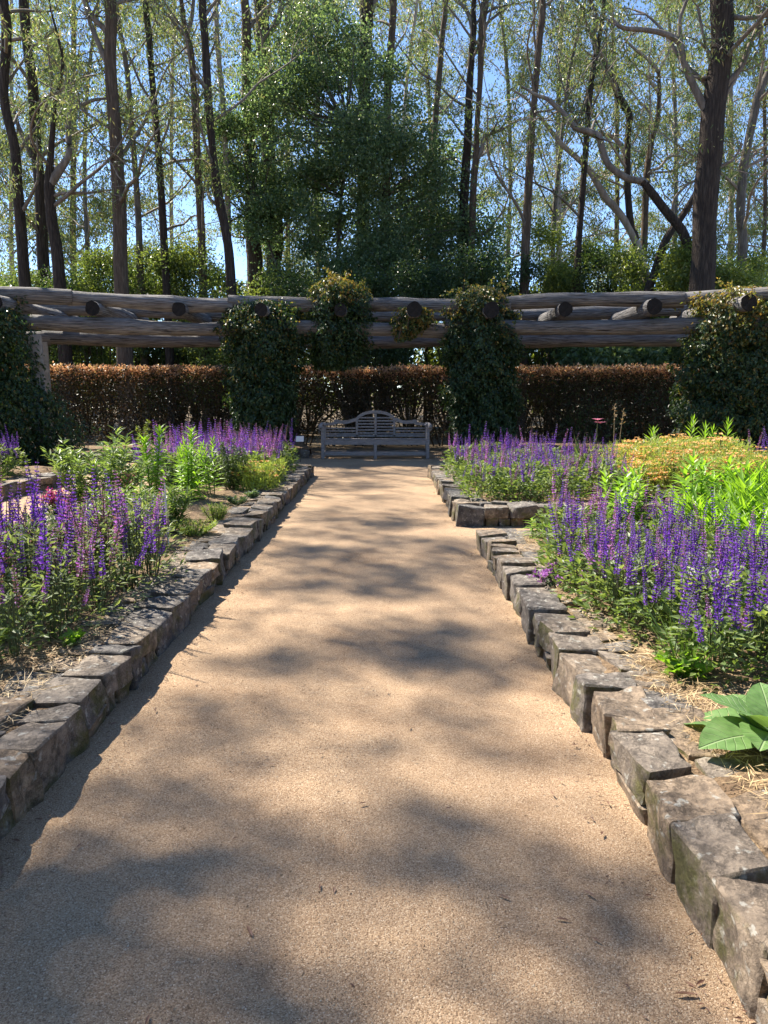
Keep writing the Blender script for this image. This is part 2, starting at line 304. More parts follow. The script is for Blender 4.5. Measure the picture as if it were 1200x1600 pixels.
def leaves(mb, c, d, L, Wd, mi=0, nrm=None, fold=.25):
    """two-facet folded leaves: c base (N,3), d direction (N,3)"""
    c = np.asarray(c, float); n = len(c)
    if not n: return
    d = unit(np.asarray(d, float)); L = np.broadcast_to(L, (n,)); Wd = np.broadcast_to(Wd, (n,))
    if nrm is None: nrm = rdir(n)
    s = unit(np.cross(d, nrm)); up = np.cross(s, d)
    mid = c + d * (L * .45)[:, None]
    lift = up * (Wd * fold)[:, None]
    v = np.stack([c, mid + s * (Wd / 2)[:, None] + lift, c + d * L[:, None], mid - s * (Wd / 2)[:, None] + lift], 1)
    b = np.arange(n)[:, None] * 4
    f = np.concatenate([b + [0, 1, 2], b + [0, 2, 3]])
    mi_arr = mi
    if np.ndim(mi) == 0: mb.add(v.reshape(-1, 3), f, mi)
    else:
        mb.add(v.reshape(-1, 3), f, 0); mb.m3[-1] = np.concatenate([mi, mi])
def box(mb, c, s, rz=0, mi=0, bev=0, rx=0):
    x, y, z = (np.asarray(s, float) / 2)
    if bev:
        b = min(bev, x * .9, y * .9, z * .9)
        base = []
        for zz, k in ((-z, b), (-z + b, 0), (z - b, 0), (z, b)):
            base += [(-x + k, -y + b, zz), (-x + b, -y + k, zz), (x - b, -y + k, zz), (x - k, -y + b, zz), (x - k, y - b, zz), (x - b, y - k, zz), (-x + b, y - k, zz), (-x + k, y - b, zz)]
        v = np.array(base); f = []
        for k in range(3):
            for j in range(8): f.append((k * 8 + j, k * 8 + (j + 1) % 8, (k + 1) * 8 + (j + 1) % 8, (k + 1) * 8 + j))
        t = [(0, 1, 2, 3), (0, 3, 4, 7), (7, 4, 5, 6)]
        f += [tuple(a[::-1]) for a in t] + [tuple(24 + i for i in a) for a in t]
    else:
        v = np.array([(-x, -y, -z), (x, -y, -z), (x, y, -z), (-x, y, -z), (-x, -y, z), (x, -y, z), (x, y, z), (-x, y, z)])
        f = [(3, 2, 1, 0), (4, 5, 6, 7), (0, 1, 5, 4), (1, 2, 6, 5), (2, 3, 7, 6), (3, 0, 4, 7)]
    cr, sr = math.cos(rx), math.sin(rx); v = v @ np.array([[1, 0, 0], [0, cr, -sr], [0, sr, cr]]).T
    ca, sa = math.cos(rz), math.sin(rz)
    v = v @ np.array([[ca, -sa, 0], [sa, ca, 0], [0, 0, 1]]).T + np.asarray(c, float)
    mb.add(v, f, mi)
def smooth_line(pts, per=4):
    """Catmull-Rom through the rows of pts (any number of columns)"""
    p = np.asarray(pts, float)
    if len(p) < 3: 
        t = np.linspace(0, 1, per + 1)[:, None]; return p[0] * (1 - t) + p[-1] * t
    q = np.concatenate([[2 * p[0] - p[1]], p, [2 * p[-1] - p[-2]]]); o = []
    for i in range(len(p) - 1):
        a, b, c, d = q[i:i + 4]
        for t in np.arange(per) / per:
            o.append(.5 * (2 * b + (c - a) * t + (2 * a - 5 * b + 4 * c - d) * t * t + (3 * b - a - 3 * c + d) * t ** 3))
    o.append(p[-1]); return np.array(o)
def vnoise(p, sc, seed=0):
    """cheap smooth noise in -1..1"""
    p = np.asarray(p) * sc; k = np.random.default_rng(seed); r = 0
    for i in range(4):
        w = k.normal(size=(3, p.shape[-1])); ph = k.uniform(0, TAU, 3)
        r = r + np.sin(p @ w[0] + ph[0]) * np.sin(p @ w[1] * 1.7 + ph[1]) + .5 * np.sin(p @ w[2] * 3.1 + ph[2])
    return np.clip(r / 3.2, -1, 1)

# ================================================================== SETTING
def grid(mb, x0, x1, y0, y1, nx, ny, zf, mi=0, keep=None):
    xs = np.linspace(x0, x1, nx + 1); ys = np.linspace(y0, y1, ny + 1)
    X, Yg = np.meshgrid(xs, ys); v = np.stack([X.ravel(), Yg.ravel(), zf(X, Yg).ravel()], -1)
    i, j = np.meshgrid(np.arange(nx), np.arange(ny)); a = (j * (nx + 1) + i).ravel()
    mb.add(v, np.stack([a, a + 1, a + nx + 2, a + nx + 1], -1), mi)
mb = MB(); mb.add([(-600, -600, -.02), (600, -600, -.02), (600, 900, -.02), (-600, 900, -.02)], [(0, 1, 2, 3)])
g = mb.build('ground', M['litter']); g['kind'] = 'structure'
mb = MB(); grid(mb, -14, 14, -6, 18.2, 56, 80, lambda x, y: .004 * np.sin(x * 2.1 + y) + .005 * np.sin(y * 1.3) + .0)
path = mb.build('path', M['path'], smooth=True); path['kind'] = 'structure'

def bed(poly, z0, mound, name='garden_bed', n=70):
    """raised soil filling a walled outline"""
    poly = np.asarray(poly, float); x0, y0 = poly.min(0); x1, y1 = poly.max(0)
    nx = max(6, int((x1 - x0) / .14)); ny = max(6, int((y1 - y0) / .14))
    xs = np.linspace(x0, x1, nx + 1); ys = np.linspace(y0, y1, ny + 1); X, Yg = np.meshgrid(xs, ys)
    P = np.stack([X.ravel(), Yg.ravel()], -1); ins = np.zeros(len(P), bool); dist = np.full(len(P), 9.)
    for i in range(len(poly)):
        a, b = poly[i], poly[(i + 1) % len(poly)]
        c = ((a[1] > P[:, 1]) != (b[1] > P[:, 1])) & (P[:, 0] < (b[0] - a[0]) * (P[:, 1] - a[1]) / (b[1] - a[1] + 1e-12) + a[0]); ins ^= c
        t = np.clip(((P - a) @ (b - a)) / ((b - a) @ (b - a)), 0, 1); dist = np.minimum(dist, np.linalg.norm(P - (a + t[:, None] * (b - a)), axis=1))
    z = np.where(ins, z0 + mound * np.minimum(1, dist / .8) + .022 * vnoise(P, 4, 3) + .012 * vnoise(P, 13, 5), np.maximum(-.05, z0 - dist * 3))
    mb = MB(); i, j = np.meshgrid(np.arange(nx), np.arange(ny)); a = (j * (nx + 1) + i).ravel(); q = np.stack([a, a + 1, a + nx + 2, a + nx + 1], -1)
    q = q[ins[q].any(1)]; mb.add(np.column_stack([P, z]), q)
    o = mb.build(name, M['soil'], smooth=True); o['kind'] = 'structure'; return o
BED_R = [(1.05, .2), (6.5, .2), (6.5, 6.8), (1.05, 6.8)]
BED_A = [(.98, 8.45), (9.5, 8.45), (9.5, 12.6), (6, 13.4), (.98, 13.2)]
BED_L = [(-1.45, .2), (-1.45, 13.2), (-2.6, 13.2), (-3.9, 8.3), (-3.3, 6.6), (-4.6, 3), (-4.6, .2)]
BED_F = [(-5.7, 10.3), (-5.6, 12.0), (-5.9, 13.2), (-10, 13.4), (-10, 9.5), (-6.2, 9.6)]
bed(BED_R, .165, .07); bed(BED_A, .18, .08); bed(BED_L, .16, .06); bed(BED_F, .18, .05)
bed([(-9.5, 15.2), (-6.2, 15.6), (-1.75, 16.9), (-1.75, 17.6), (-2.3, 20.6), (-11, 19)], .16, .05)
bed([(1.35, 17.0), (2.2, 15.6), (9.0, 14.8), (11, 19), (2.0, 20.6)], .14, .05)

# ------------------------------------------------------------------ dry stone edging
def stone_mesh(w, d, h, seed, fine):
    k = np.random.default_rng(seed)
    t = np.array([-1, -.93, -.45, 0, .45, .93, 1.]) if fine else np.array([-1, -.86, 0, .86, 1.])
    n = len(t); vs = {}; V = []; Fc = []
    def vid(a, b, c):
        key = (a, b, c)
        if key not in vs: vs[key] = len(V); V.append((t[a], t[b], t[c]))
        return vs[key]
    for ax in range(3):
        for side in (0, n - 1):
            for i in range(n - 1):
                for j in range(n - 1):
                    q = []
                    for (ii, jj) in ((i, j), (i + 1, j), (i + 1, j + 1), (i, j + 1)):
                        idx = [0, 0, 0]; idx[ax] = side; idx[(ax + 1) % 3] = ii; idx[(ax + 2) % 3] = jj; q.append(vid(*idx))
                    Fc.append(q if side else q[::-1])
    V = np.array(V)
    inner = t[1] if True else 0
    ext = (np.abs(V) > .99).sum(1)                                  # pull edge and corner rows in: worn arrises
    pull = np.where(ext >= 2, .965, 1.0)[:, None]
    V = V * np.where(np.abs(V) > .99, pull, 1)
    # eight random corner shifts, blended
    sh = k.uniform(-1, 1, (2, 2, 2, 3)) * np.array([.27, .20, .15])
    u = (V + 1) / 2; D = 0
    for a in (0, 1):
        for b in (0, 1):
            for c in (0, 1):
                wt = (u[:, 0] if a else 1 - u[:, 0]) * (u[:, 1] if b else 1 - u[:, 1]) * (u[:, 2] if c else 1 - u[:, 2])
                D = D + wt[:, None] * sh[a, b, c]
    V = (V + D) * np.array([w, d, h]) / 2
    V = V + unit(V) * (vnoise(V, 12, seed)[:, None] * .017 + vnoise(V, 34, seed + 1)[:, None] * .008)
    mb = MB(); mb.add(V, Fc); me = mb.mesh('stone', M['stone'], True); me.set_sharp_from_angle(angle=R(32)); return me
def stone_wall(label, p0, p1, h, thick=.36, seed=0, near=6.0, group=None, lo=.12, hi=.34, end=False):
    """p0->p1 is the front foot line; the wall's body lies to the left of the direction"""
    k = np.random.default_rng(seed); p0 = np.array(p0, float); p1 = np.array(p1, float)
    L = np.linalg.norm(p1 - p0); e = (p1 - p0) / L; nb = np.array([-e[1], e[0]]); rz = math.atan2(e[1], e[0])
    t = thing('stone_wall', label, 'stone wall', (p0[0], p0[1], 0), rz, group)
    m = MB(); box(m, (L / 2, thick / 2 + .03, h * .40), (L - .04, thick - .06, h * .8)); m.build('mortar_bed', M['mortar'], t)
    m = MB(); box(m, (L / 2, thick / 2 + .05, h * .70), (L - .04, thick - .12, .05)); m.build('soil_filling', M['soil'], t)
    def one(s, w, y, d, z0, z1):
        wp = p0 + e * s + nb * y; fine = np.linalg.norm(wp) < near
        hh = z1 - z0
        ms = stone_mesh(w - k.uniform(-.004, .016), d, hh, int(k.integers(1e9)), fine)
        put('stone', ms, t, (s, y, (z0 + z1) / 2), (R(k.uniform(-4, 4)), R(k.uniform(-4, 4)), R(k.uniform(-6, 6))))
    s = 0; prev = h
    while s < L - .06:
        w = min(k.uniform(lo, hi), L - s)
        if L - s - w < .1: w = L - s
        d = k.uniform(.19, .29); top = h + k.uniform(-.022, .022); fo = k.uniform(-.010, .014)
        if k.random() < .42:
            sp = h * k.uniform(.3, .48)
            one(s + w / 2, w, fo + d / 2, d, sp, top)
            if w > .22 and k.random() < .5:
                a = w * k.uniform(.4, .6); one(s + a / 2, a, .02 + k.uniform(-.01, .02) + .09, .2, -.05, sp); one(s + a + (w - a) / 2, w - a, .02 + .09, .2, -.05, sp)
            else: one(s + w / 2, w, .02 + k.uniform(-.01, .02) + .09, .2, -.05, sp)
        else: one(s + w / 2, w, fo + d / 2, d, -.05, top)
        s += w
    s = k.uniform(-.1, 0)
    while s < L - .05:                                              # flat stones along the back of the top
        w = k.uniform(.14, .36); d = k.uniform(.14, .22)
        if s + w / 2 > 0: one(min(s + w / 2, L - w / 2), w, .225 + d / 2 + k.uniform(-.02, .02), d, h * .35, h + k.uniform(-.022, .006))
        s += w
    return t
stone_wall('long low stone edging running along the whole left side of the gravel path', (-1.28, .9), (-1.28, 13.43), .20, seed=3)
stone_wall('near stone edging on the right of the path beside the big salvia drift', (.89, 6.98), (.89, .9), .20, seed=9)
stone_wall('short far end of the near right bed, pale flat stones along the cross path', (4.5, 6.98), (1.26, 6.98), .2, seed=5)
stone_wall('far right stone edging of the path leading up to the bench', (.80, 13.1), (.82, 8.6), .22, seed=21)
stone_wall('row of rounded dark stones facing the cross path under the middle salvia', (.82, 8.22), (5.2, 8.22), .23, seed=23, lo=.2, hi=.38)
stone_wall('low dark stone edging of the bed at the far left margin', (-5.36, 10.0), (-5.12, 12.0), .2, seed=31, thick=.34)
stone_wall('pale slate edging behind the near left salvia by the cross path', (-3.95, 8.45), (-3.2, 6.5), .19, seed=33)
stone_wall('low stone edging under the pergola left of the bench', (-6.6, 15.5), (-1.7, 16.8), .2, seed=35)
stone_wall('low stone edging under the pergola right of the bench', (1.3, 16.8), (2.3, 15.9), .2, seed=37)

# ------------------------------------------------------------------ loose cover on the ground
def pebbles():
    n = 64000
    y = 1.3 + 5.5 * rng.random(n) ** 1.9; x = rng.uniform(-1.3, .92, n)
    edge = rng.random(n) < .22                                      # loose grit swept against the edging
    x = np.where(edge, np.where(rng.random(n) < .5, -1.28 + np.abs(rng.normal(0, .12, n)), .90 - np.abs(rng.normal(0, .12, n))), x)
    r = rng.uniform(.0008, .0020, n) * (1 + .10 * y) * np.where(rng.random(n) < .06, 1.7, 1)
    base = np.array([(1, 0, 0), (0, 1, 0), (-1, 0, 0), (0, -1, 0), (0, 0, .75)])
    a = rng.uniform(0, TAU, n); ca, sa = np.cos(a), np.sin(a)
    v = base[None] * rng.uniform(.6, 1.25, (n, 5, 1)) * r[:, None, None]
    v = np.stack([v[..., 0] * ca[:, None] - v[..., 1] * sa[:, None], v[..., 0] * sa[:, None] + v[..., 1] * ca[:, None], v[..., 2]], -1)
    v += np.stack([x, y, .004 * np.sin(x * 2.1 + y) + .005 * np.sin(y * 1.3) + .0005], -1)[:, None]
    b = np.arange(n)[:, None] * 5
    f = np.concatenate([b + [0, 1, 4], b + [1, 2, 4], b + [2, 3, 4], b + [3, 0, 4]])
    m = MB(); m.add(v.reshape(-1, 3), f); o = m.build('gravel', M['pebble']); o['kind'] = 'stuff'
    o['label'] = 'loose pale grit scattered over the tan path'
pebbles()
def straw(x0, x1, y0, y1, n, zf=.185, m=None):
    m = m or MB(); c = np.column_stack([rng.uniform(x0, x1, n), rng.uniform(y0, y1, n), np.full(n, zf) + rng.uniform(0, .03, n)])
    a = rng.uniform(0, TAU, n); d = np.column_stack([np.cos(a), np.sin(a), rng.normal(0, .18, n)])
    leaves(m, c, d, rng.uniform(.03, .13, n), rng.uniform(.002, .005, n), nrm=np.tile([0, 0, 1.], (n, 1)) + rng.normal(0, .3, (n, 3)), fold=.1)
    return m
sm = straw(1.2, 2.0, 1.2, 3.6, 5200); straw(1.15, 1.8, 3.4, 6.9, 2600, .19, sm); straw(-1.95, -1.5, 2.6, 4.2, 1600, .18, sm)
straw(-2.6, -1.6, 5.0, 9.5, 2600, .185, sm); straw(-4, -2.8, 6.5, 9, 1500, .185, sm); straw(1.1, 5, 8.5, 9.2, 900, .2, sm)
o = sm.build('straw_mulch', M['straw']); o['kind'] = 'stuff'; o['label'] = 'dry straw mulch lying on the garden beds'

# ================================================================== PERGOLA
CX, CY = -.2, -2.6
RF, RB = 19.75, 21.9
def arc(ang, r, z): return np.array([CX + r * math.sin(ang), CY + r * math.cos(ang), z])
def log(name, p, q, r0, r1, parent, seg=9, bend=.03, sides=14, label=None):
    p = np.asarray(p, float); q = np.asarray(q, float); L = np.linalg.norm(q - p); d = (q - p) / L
    t = np.linspace(0, 1, seg); k = rng.uniform(0, TAU, 4)
    loc = np.column_stack([t * L, bend * np.sin(t * 5 + k[0]), bend * np.sin(t * 4 + k[1])])
    rad = r0 + (r1 - r0) * t + .012 * np.sin(t * 9 + k[2])
    m = MB(); tube(m, loc, rad, sides)
    v = m.v[-1]; v += unit(v * [0, 1, 1]) * (vnoise(v * [.35, 1, 1], 9, int(rng.integers(1e6)))[:, None] * .02)
    disc(m, loc[0], (-1, 0, 0), rad[0] * .99, sides, 1); disc(m, loc[-1], (1, 0, 0), rad[-1] * .99, sides, 1)
    n4 = sum(len(f) for f in m.f4); n3 = sum(len(f) for f in m.f3)
    sm = np.concatenate([np.zeros(n3, bool), np.ones(n4, bool)])
    o = m.build(name, [M['log'], M['log_end']], parent, sm, label=label)
    u = Vector(d); w = Vector((0, 0, 1)).cross(u).normalized() if abs(u.z) < .95 else Vector((0, 1, 0)); z = u.cross(w)
    o.matrix_local = Matrix.Translation(Vector(p) - parent.location) @ Matrix((u, w, z)).transposed().to_4x4()
    return o
perg = thing('pergola', 'long curved pergola of heavy grey logs on concrete posts behind the bench', 'pergola', (CX, CY, 0))
def ang_at(px, r=RF):                                                # bearing about the pergola's centre of a spot seen along px
    k = (px - 600) / F * .99; lo, hi = -.7, .7
    for _ in range(40):
        mid = (lo + hi) / 2; p = arc(mid, r, 0)
        if p[0] / p[1] < k: lo = mid
        else: hi = mid
    return lo
POST = [ang_at(p) for p in (-330, 62, 415, 752, 1130, 1500)]
# lower beams, front and rear
for r in (RF, RB):
    cuts = [ang_at(p) for p in ((-330, 42, 350, 700, 1092, 1500) if r == RF else (-330, 70, 400, 760, 1110, 1500))]
    for a, b in zip(cuts, cuts[1:]):
        dz = rng.uniform(-.02, .02)
        log('beam_log', arc(a - .004, r, (2.87 if r == RF else 2.76) + dz), arc(b + .004, r, (2.87 if r == RF else 2.76) + dz), .172, .152, perg)
for r, tops in ((RF, (-330, 120, 365, 570, 790, 1055, 1500)), (RB, (-330, 90, 430, 740, 1080, 1500))):
    cuts = [ang_at(p) for p in tops]
    for i, (a, b) in enumerate(zip(cuts, cuts[1:])):
        up = .03 if i % 2 == 0 else -.03
        z = 3.42 + up * .5; log('top_log', arc(a - .002, r + .01 * (i % 2), z), arc(b + .002, r + .01 * (i % 2), z), .145, .165, perg)
for px in (-95, 32, 163, 293, 420, 535, 645, 757, 872, 1002, 1130, 1265):
    a = ang_at(px * 1.0, RF - .35); p = arc(a, RF, 0); k = rng.uniform(-.08, .05)
    log('rafter_log', (p[0], p[1] - (.80 if px in (32, 420, 535, 645, 757, 1130) else .42) + k, 3.23), (p[0], p[1] + 3.0, 3.23), rng.uniform(.145, .168), .14, perg, seg=6, bend=.015, sides=16)
for a in POST:
    for r in (RF, RB):
        p = arc(a, r, 0); m = MB(); box(m, (0, 0, 1.33), (.27, .27, 2.68), bev=.02)
        o = m.build('post', M['post'], perg); o.location = p - np.array([CX, CY, 0]); o.rotation_euler = (0, 0, -a)

# ================================================================== FOLIAGE TOOLS
def shell_leaves(mb, c, r, n, L, Wd, mi=0, lump=.22, lscale=1.6, seed=0, inner=.25, flat=.55, up=0.0):
    """leaves through the outer part of a lumpy ellipsoid"""
    d = rdir(n); c = np.asarray(c, float); r = np.broadcast_to(r, (3,)).astype(float)
    k = (1 - inner * rng.random(n) ** 1.5) * (1 + lump * vnoise(d * r, lscale, seed) + .10 * rng.normal(size=n))
    p = c + d * r * k[:, None]
    ld = unit(d * .7 + rdir(n) * .9 + np.array([0, 0, -.25]))
    nm = unit(d * flat + rdir(n) * .8 + np.array([0, 0, up]))
    leaves(mb, p, ld, L * rng.uniform(.65, 1.3, n), Wd * rng.uniform(.7, 1.25, n), mi, nm)
def clump_leaves(mb, centers, rad, per, L, Wd, mi=0, droop=.5, flatz=.75):
    """soft clusters of leaves round twig ends"""
    centers = np.asarray(centers, float); n = len(centers) * per
    c = np.repeat(centers, per, 0); rr = np.repeat(np.broadcast_to(rad, (len(centers),)), per)
    p = c + rng.normal(size=(n, 3)) * (rr * .55)[:, None] * [1, 1, flatz]
    d = unit(rdir(n) + [0, 0, -droop])
    leaves(mb, p, d, L * rng.uniform(.6, 1.35, n), Wd * rng.uniform(.7, 1.3, n), mi)

# ================================================================== EUCALYPTS
def branch_path(p, d, L, n=6, wob=.35, lift=.12):
    pts = [np.array(p, float)]; d = np.array(d, float)
    for i in range(n):
        d = unit(d + rng.normal(size=3) * wob * .5 + np.array([0, 0, lift * rng.uniform(-.3, 1)])); pts.append(pts[-1] + d * L / n)
    return np.array(pts)
def grow(mbw, mbl, spine, rads, zlo, zhi, nb, Lb, per, mi_leaf=0, leafL=.23, leafW=.042, mi_b=1, spread=.45, cl=.34):
    z = spine[:, 2]; tips = []
    for k in range(nb):
        h = zlo + (zhi - zlo) * ((k + rng.random()) / nb)
        i = int(np.clip(np.searchsorted(z, h), 1, len(z) - 1)); f = (h - z[i - 1]) / max(1e-6, z[i] - z[i - 1]); f = min(max(f, 0), 1)
        p = spine[i - 1] * (1 - f) + spine[i] * f; r = rads[i]
        a = rng.uniform(0, TAU); el = rng.uniform(.25, 1.0)
        d = np.array([math.cos(a) * math.cos(el), math.sin(a) * math.cos(el), math.sin(el)])
        L = Lb * rng.uniform(.6, 1.25); bp = smooth_line(branch_path(p, d, L), 2); br = min(r * .42, .075)
        tube(mbw, bp, np.linspace(br, br * .3, len(bp)), 5, mi_b)
        for q in range(4):
            j = int(rng.integers(len(bp) // 3, len(bp))); dd = unit(bp[min(j + 1, len(bp) - 1)] - bp[j - 1] + rng.normal(size=3) * .55)
            sp = branch_path(bp[j], dd, L * rng.uniform(.25, .5), 4, .5, .05)
            tube(mbw, sp, np.linspace(br * .36, br * .12, len(sp)), 3, mi_b); tips.append(sp[-1])
            for w in range(3):
                jj = int(rng.integers(1, len(sp))); tp = branch_path(sp[jj], unit(rdir(1)[0] + [0, 0, -.1]), rng.uniform(.4, .95), 2, .5, -.1)
                tube(mbw, tp, np.linspace(br * .16, .004, len(tp)), 3, mi_b); tips.append(tp[-1]); tips.append(tp[-2])
    if tips and per: clump_leaves(mbl, tips, cl * rng.uniform(.7, 1.3, len(tips)), per, leafL, leafW, mi_leaf, droop=1.0)
def eucalypt(label, y, pts, bark='bark_dark', limbs=(), top=23, nb=13, Lb=3.4, per=13, zlo=6.5, dy=0, leaf='euc', upper='bark_limb', name='eucalyptus_tree', group=None, lsz=1.0):
    """pts: (px, py, width px) seen at forward distance y, any order; limbs likewise; grown on to the height top"""
    P = sorted(pts, key=lambda q: -q[1]); rows = []
    for px, py, w in P: rows.append([*at(px, py, y), w / 2 * y / F])
    rows = np.array(rows); lo = rows[0]
    base = np.array([lo[0] + (lo[0] - rows[1][0]) * .5, y, 0, lo[3] * 1.25])
    root = base.copy()
    full = [np.array([base[0], y, -.1, base[3] * 1.5]), np.array([base[0] * .8 + lo[0] * .2, y, .6, base[3] * 1.1])] + list(rows)
    tip = full[-1]
    if top > tip[2] + 1:
        d = unit(full[-1][:3] - full[-2][:3]) * [.6, .6, 1]; d = d / max(.3, d[2]); nst = 3; hh = top - tip[2]; c = tip.copy()
        for i in range(nst):
            c = c.copy(); c[:3] = c[:3] + d * hh / nst + np.append(rng.normal(0, .25, 2), 0); c[3] = tip[3] * (1 - (i + 1) / nst * .85); full.append(c)
    sp = smooth_line(full, 4); spine, rads = sp[:, :3], np.maximum(sp[:, 3], .01)
    t = thing(name, label, 'eucalyptus', (root[0], y, 0), group=group); off = np.array([root[0], y, 0])
    mw = MB(); ml = MB()
    tube(mw, spine - off, rads, 10, 0)
    ends = []
    for lb in limbs:
        pale = upper
        q = np.array([[*at(px, py, y + dd), w / 2 * y / F] for (px, py, w, dd) in [(*a, 0) if len(a) == 3 else a for a in lb]])
        q = smooth_line(q, 5); tube(mw, q[:, :3] - off, np.maximum(q[:, 3], .006), 7, 1 if q[:, 3].max() < .16 else 0)
        L = np.linalg.norm(q[-1, :3] - q[0, :3])
        grow(mw, ml, q[::1, :3] - off, q[:, 3], 0, 0, 0, 0, 0)
        for k in range(5):                                          # leafy side twigs along the outer half of the limb
            j = int(rng.integers(len(q) // 2, len(q))); tp = branch_path(q[j, :3] - off, unit(rdir(1)[0] + [0, 0, .3]), rng.uniform(.6, 1.5), 4, .5)
            tube(mw, tp, np.linspace(q[j, 3] * .5, .006, len(tp)), 3, 1); ends += [tp[-1], tp[-2]]
    if ends: clump_leaves(ml, ends, .5, 22, .17, .042, 0, droop=1.0)
    zmax = spine[:, 2].max()
    grow(mw, ml, spine - off, rads, zlo, zmax, nb, Lb, per, leafL=.145 * lsz, leafW=.036 * lsz, cl=.31 * lsz)
    if zmax > 12: clump_leaves(ml, (spine[-6:] - off), 1.0, 40, .15, .034, 0, 1.0)
    mw.build('trunk', [M[bark], M[upper]], t, True)
    if ml.n: ml.build('crown', M[leaf], t)
    return t
E_ = eucalypt
E_('leaning dark eucalyptus trunk at the very left edge', 25, [(5, 0, 14), (10, 58, 14), (6, 130, 13), (9, 172, 13), (23, 230, 14), (27, 288, 15), (33, 360, 16), (38, 431, 17)])
E_('straight dark eucalyptus, second trunk from the left edge', 27, [(37, 0, 14), (43, 72, 14), (52, 144, 15), (56, 230, 16), (62, 288, 16), (65, 350, 17), (68, 415, 18)],
   limbs=[[(50, 245, 9), (40, 225, 7), (28, 195, 6), (18, 165, 4), (0, 150, 3)]])
E_('crooked eucalyptus with a snaking forked limb near the left edge', 24.5, [(98, 100, 5), (85, 164, 7), (82, 207, 8), (78, 259, 11), (77, 290, 15), (81, 345, 16), (91, 414, 18)],
   limbs=[[(77, 290, 13), (95, 263, 12), (108, 239, 9), (106, 201, 8), (110, 175, 7), (121, 168, 6), (144, 157, 5), (170, 153, 3)], [(84, 306, 6), (100, 302, 5), (140, 301, 4), (178, 296, 2)]], top=14, nb=8, zlo=7)
E_('thick grey brown eucalyptus trunk standing left of the middle pillars', 24, [(172, 0, 17), (172, 86, 17), (175, 144, 18), (180, 201, 19), (183, 259, 20), (187, 331, 21), (189, 431, 22)], bark='bark_brown',
   limbs=[[(170, 52, 10), (158, 40, 8), (144, 26, 8), (132, 0, 7)], [(168, 98, 9), (147, 52, 7), (136, 18, 6), (124, -30, 5)], [(170, 200, 4), (140, 180, 4), (100, 150, 3), (60, 126, 2)]])
E_('thin slightly curved eucalyptus just right of the thick brown trunk', 27, [(180, 0, 5), (187, 43, 6), (197, 101, 7), (203, 158, 8), (207, 216, 8), (213, 288, 9), (217, 360, 10), (220, 446, 11)], bark='bark_grey')
E_('slim dark eucalyptus pole bending left towards its top', 26, [(227, 0, 9), (233, 58, 9), (237, 115, 9), (242, 173, 10), (247, 230, 10), (252, 302, 11), (256, 374, 12), (260, 443, 12)],
   limbs=[[(250, 230, 4), (263, 195, 3), (270, 150, 2), (268, 120, 2)]])
E_('eucalyptus forking into a narrow V at its top, left of the leafy tree', 26, [(283, 0, 6), (291, 52, 9), (299, 86, 9), (304, 158, 10), (309, 259, 11), (313, 331, 12), (316, 403, 12)], bark='bark_brown',
   limbs=[[(292, 55, 7), (299, 30, 6), (302, 5, 5), (304, -30, 4)], [(290, 56, 6), (275, 40, 5), (262, 22, 4), (240, 0, 3)]])
E_('dark eucalyptus with a knobbly bulge half way up', 25, [(316, 0, 11), (320, 58, 11), (323, 115, 12), (326, 164, 12), (333, 244, 11), (342, 311, 14), (352, 360, 13), (360, 426, 15)])
E_('thin pale grey eucalyptus beside the bulging dark trunk', 28, [(337, 0, 7), (340, 72, 7), (348, 158, 8), (353, 244, 8), (356, 325, 9), (358, 400, 9)], bark='bark_pale')
E_('dark eucalyptus half hidden by the left flank of the leafy tree', 29, [(382, 0, 12), (385, 58, 14), (386, 129, 16), (392, 273, 18), (395, 374, 22), (399, 426, 25)], bark='bark_brown')
E_('big dark eucalyptus forked at the base behind the leafy tree', 31, [(407, 0, 18), (411, 58, 20), (417, 129, 19), (420, 250, 20), (424, 357, 20), (428, 420, 22)],
   limbs=[[(413, 62, 9), (426, 44, 9), (437, 22, 9), (442, -10, 8)], [(428, 420, 14), (436, 390, 13), (437, 350, 10), (434, 300, 9)]])
E_('dark trunk showing above the crown of the leafy tree', 30, [(574, 0, 20), (573, 43, 18), (570, 90, 17), (568, 250, 18), (566, 430, 20)], limbs=[[(574, 30, 9), (582, 12, 9), (590, -10, 8)]])
E_('brown eucalyptus rising just right of the leafy tree top', 30, [(615, 0, 10), (612, 58, 10), (610, 86, 11), (606, 129, 11), (604, 250, 12), (602, 430, 13)], bark='bark_brown')
E_('slim eucalyptus leaning right above the leafy tree', 32, [(697, 0, 7), (691, 58, 8), (684, 144, 9), (681, 173, 9), (676, 300, 10), (672, 430, 11)], bark='bark_brown')
E_('twin stemmed eucalyptus, its left and straighter stem', 28, [(741, 0, 7), (740, 43, 9), (734, 129, 10), (731, 216, 12), (728, 259, 13), (724, 336, 14), (722, 420, 15)], leaf='euc_dark', per=9,
   limbs=[[(739, 50, 7), (732, 23, 6), (722, 8, 5), (712, 0, 5), (700, -20, 4)]])
E_('twin stemmed eucalyptus, its right stem with an elbow', 27.5, [(758, 0, 11), (753, 43, 10), (750, 129, 8), (745, 201, 8), (744, 244, 10), (740, 288, 10), (738, 345, 11), (736, 420, 12)], bark='bark_brown', leaf='euc_dark', per=9,
   limbs=[[(744, 250, 9), (752, 235, 7), (758, 213, 6), (775, 206, 5), (790, 199, 4), (812, 186, 3)], [(755, 42, 5), (768, 30, 4), (784, 18, 3), (804, 3, 3)]])
E_('tall straight red brown eucalyptus left of the leaning limb', 25, [(848, 0, 9), (843, 58, 10), (836, 144, 9), (830, 216, 11), (826, 288, 12), (823, 345, 13), (820, 420, 14)], bark='bark_brown', per=13, leaf='euc_dark')
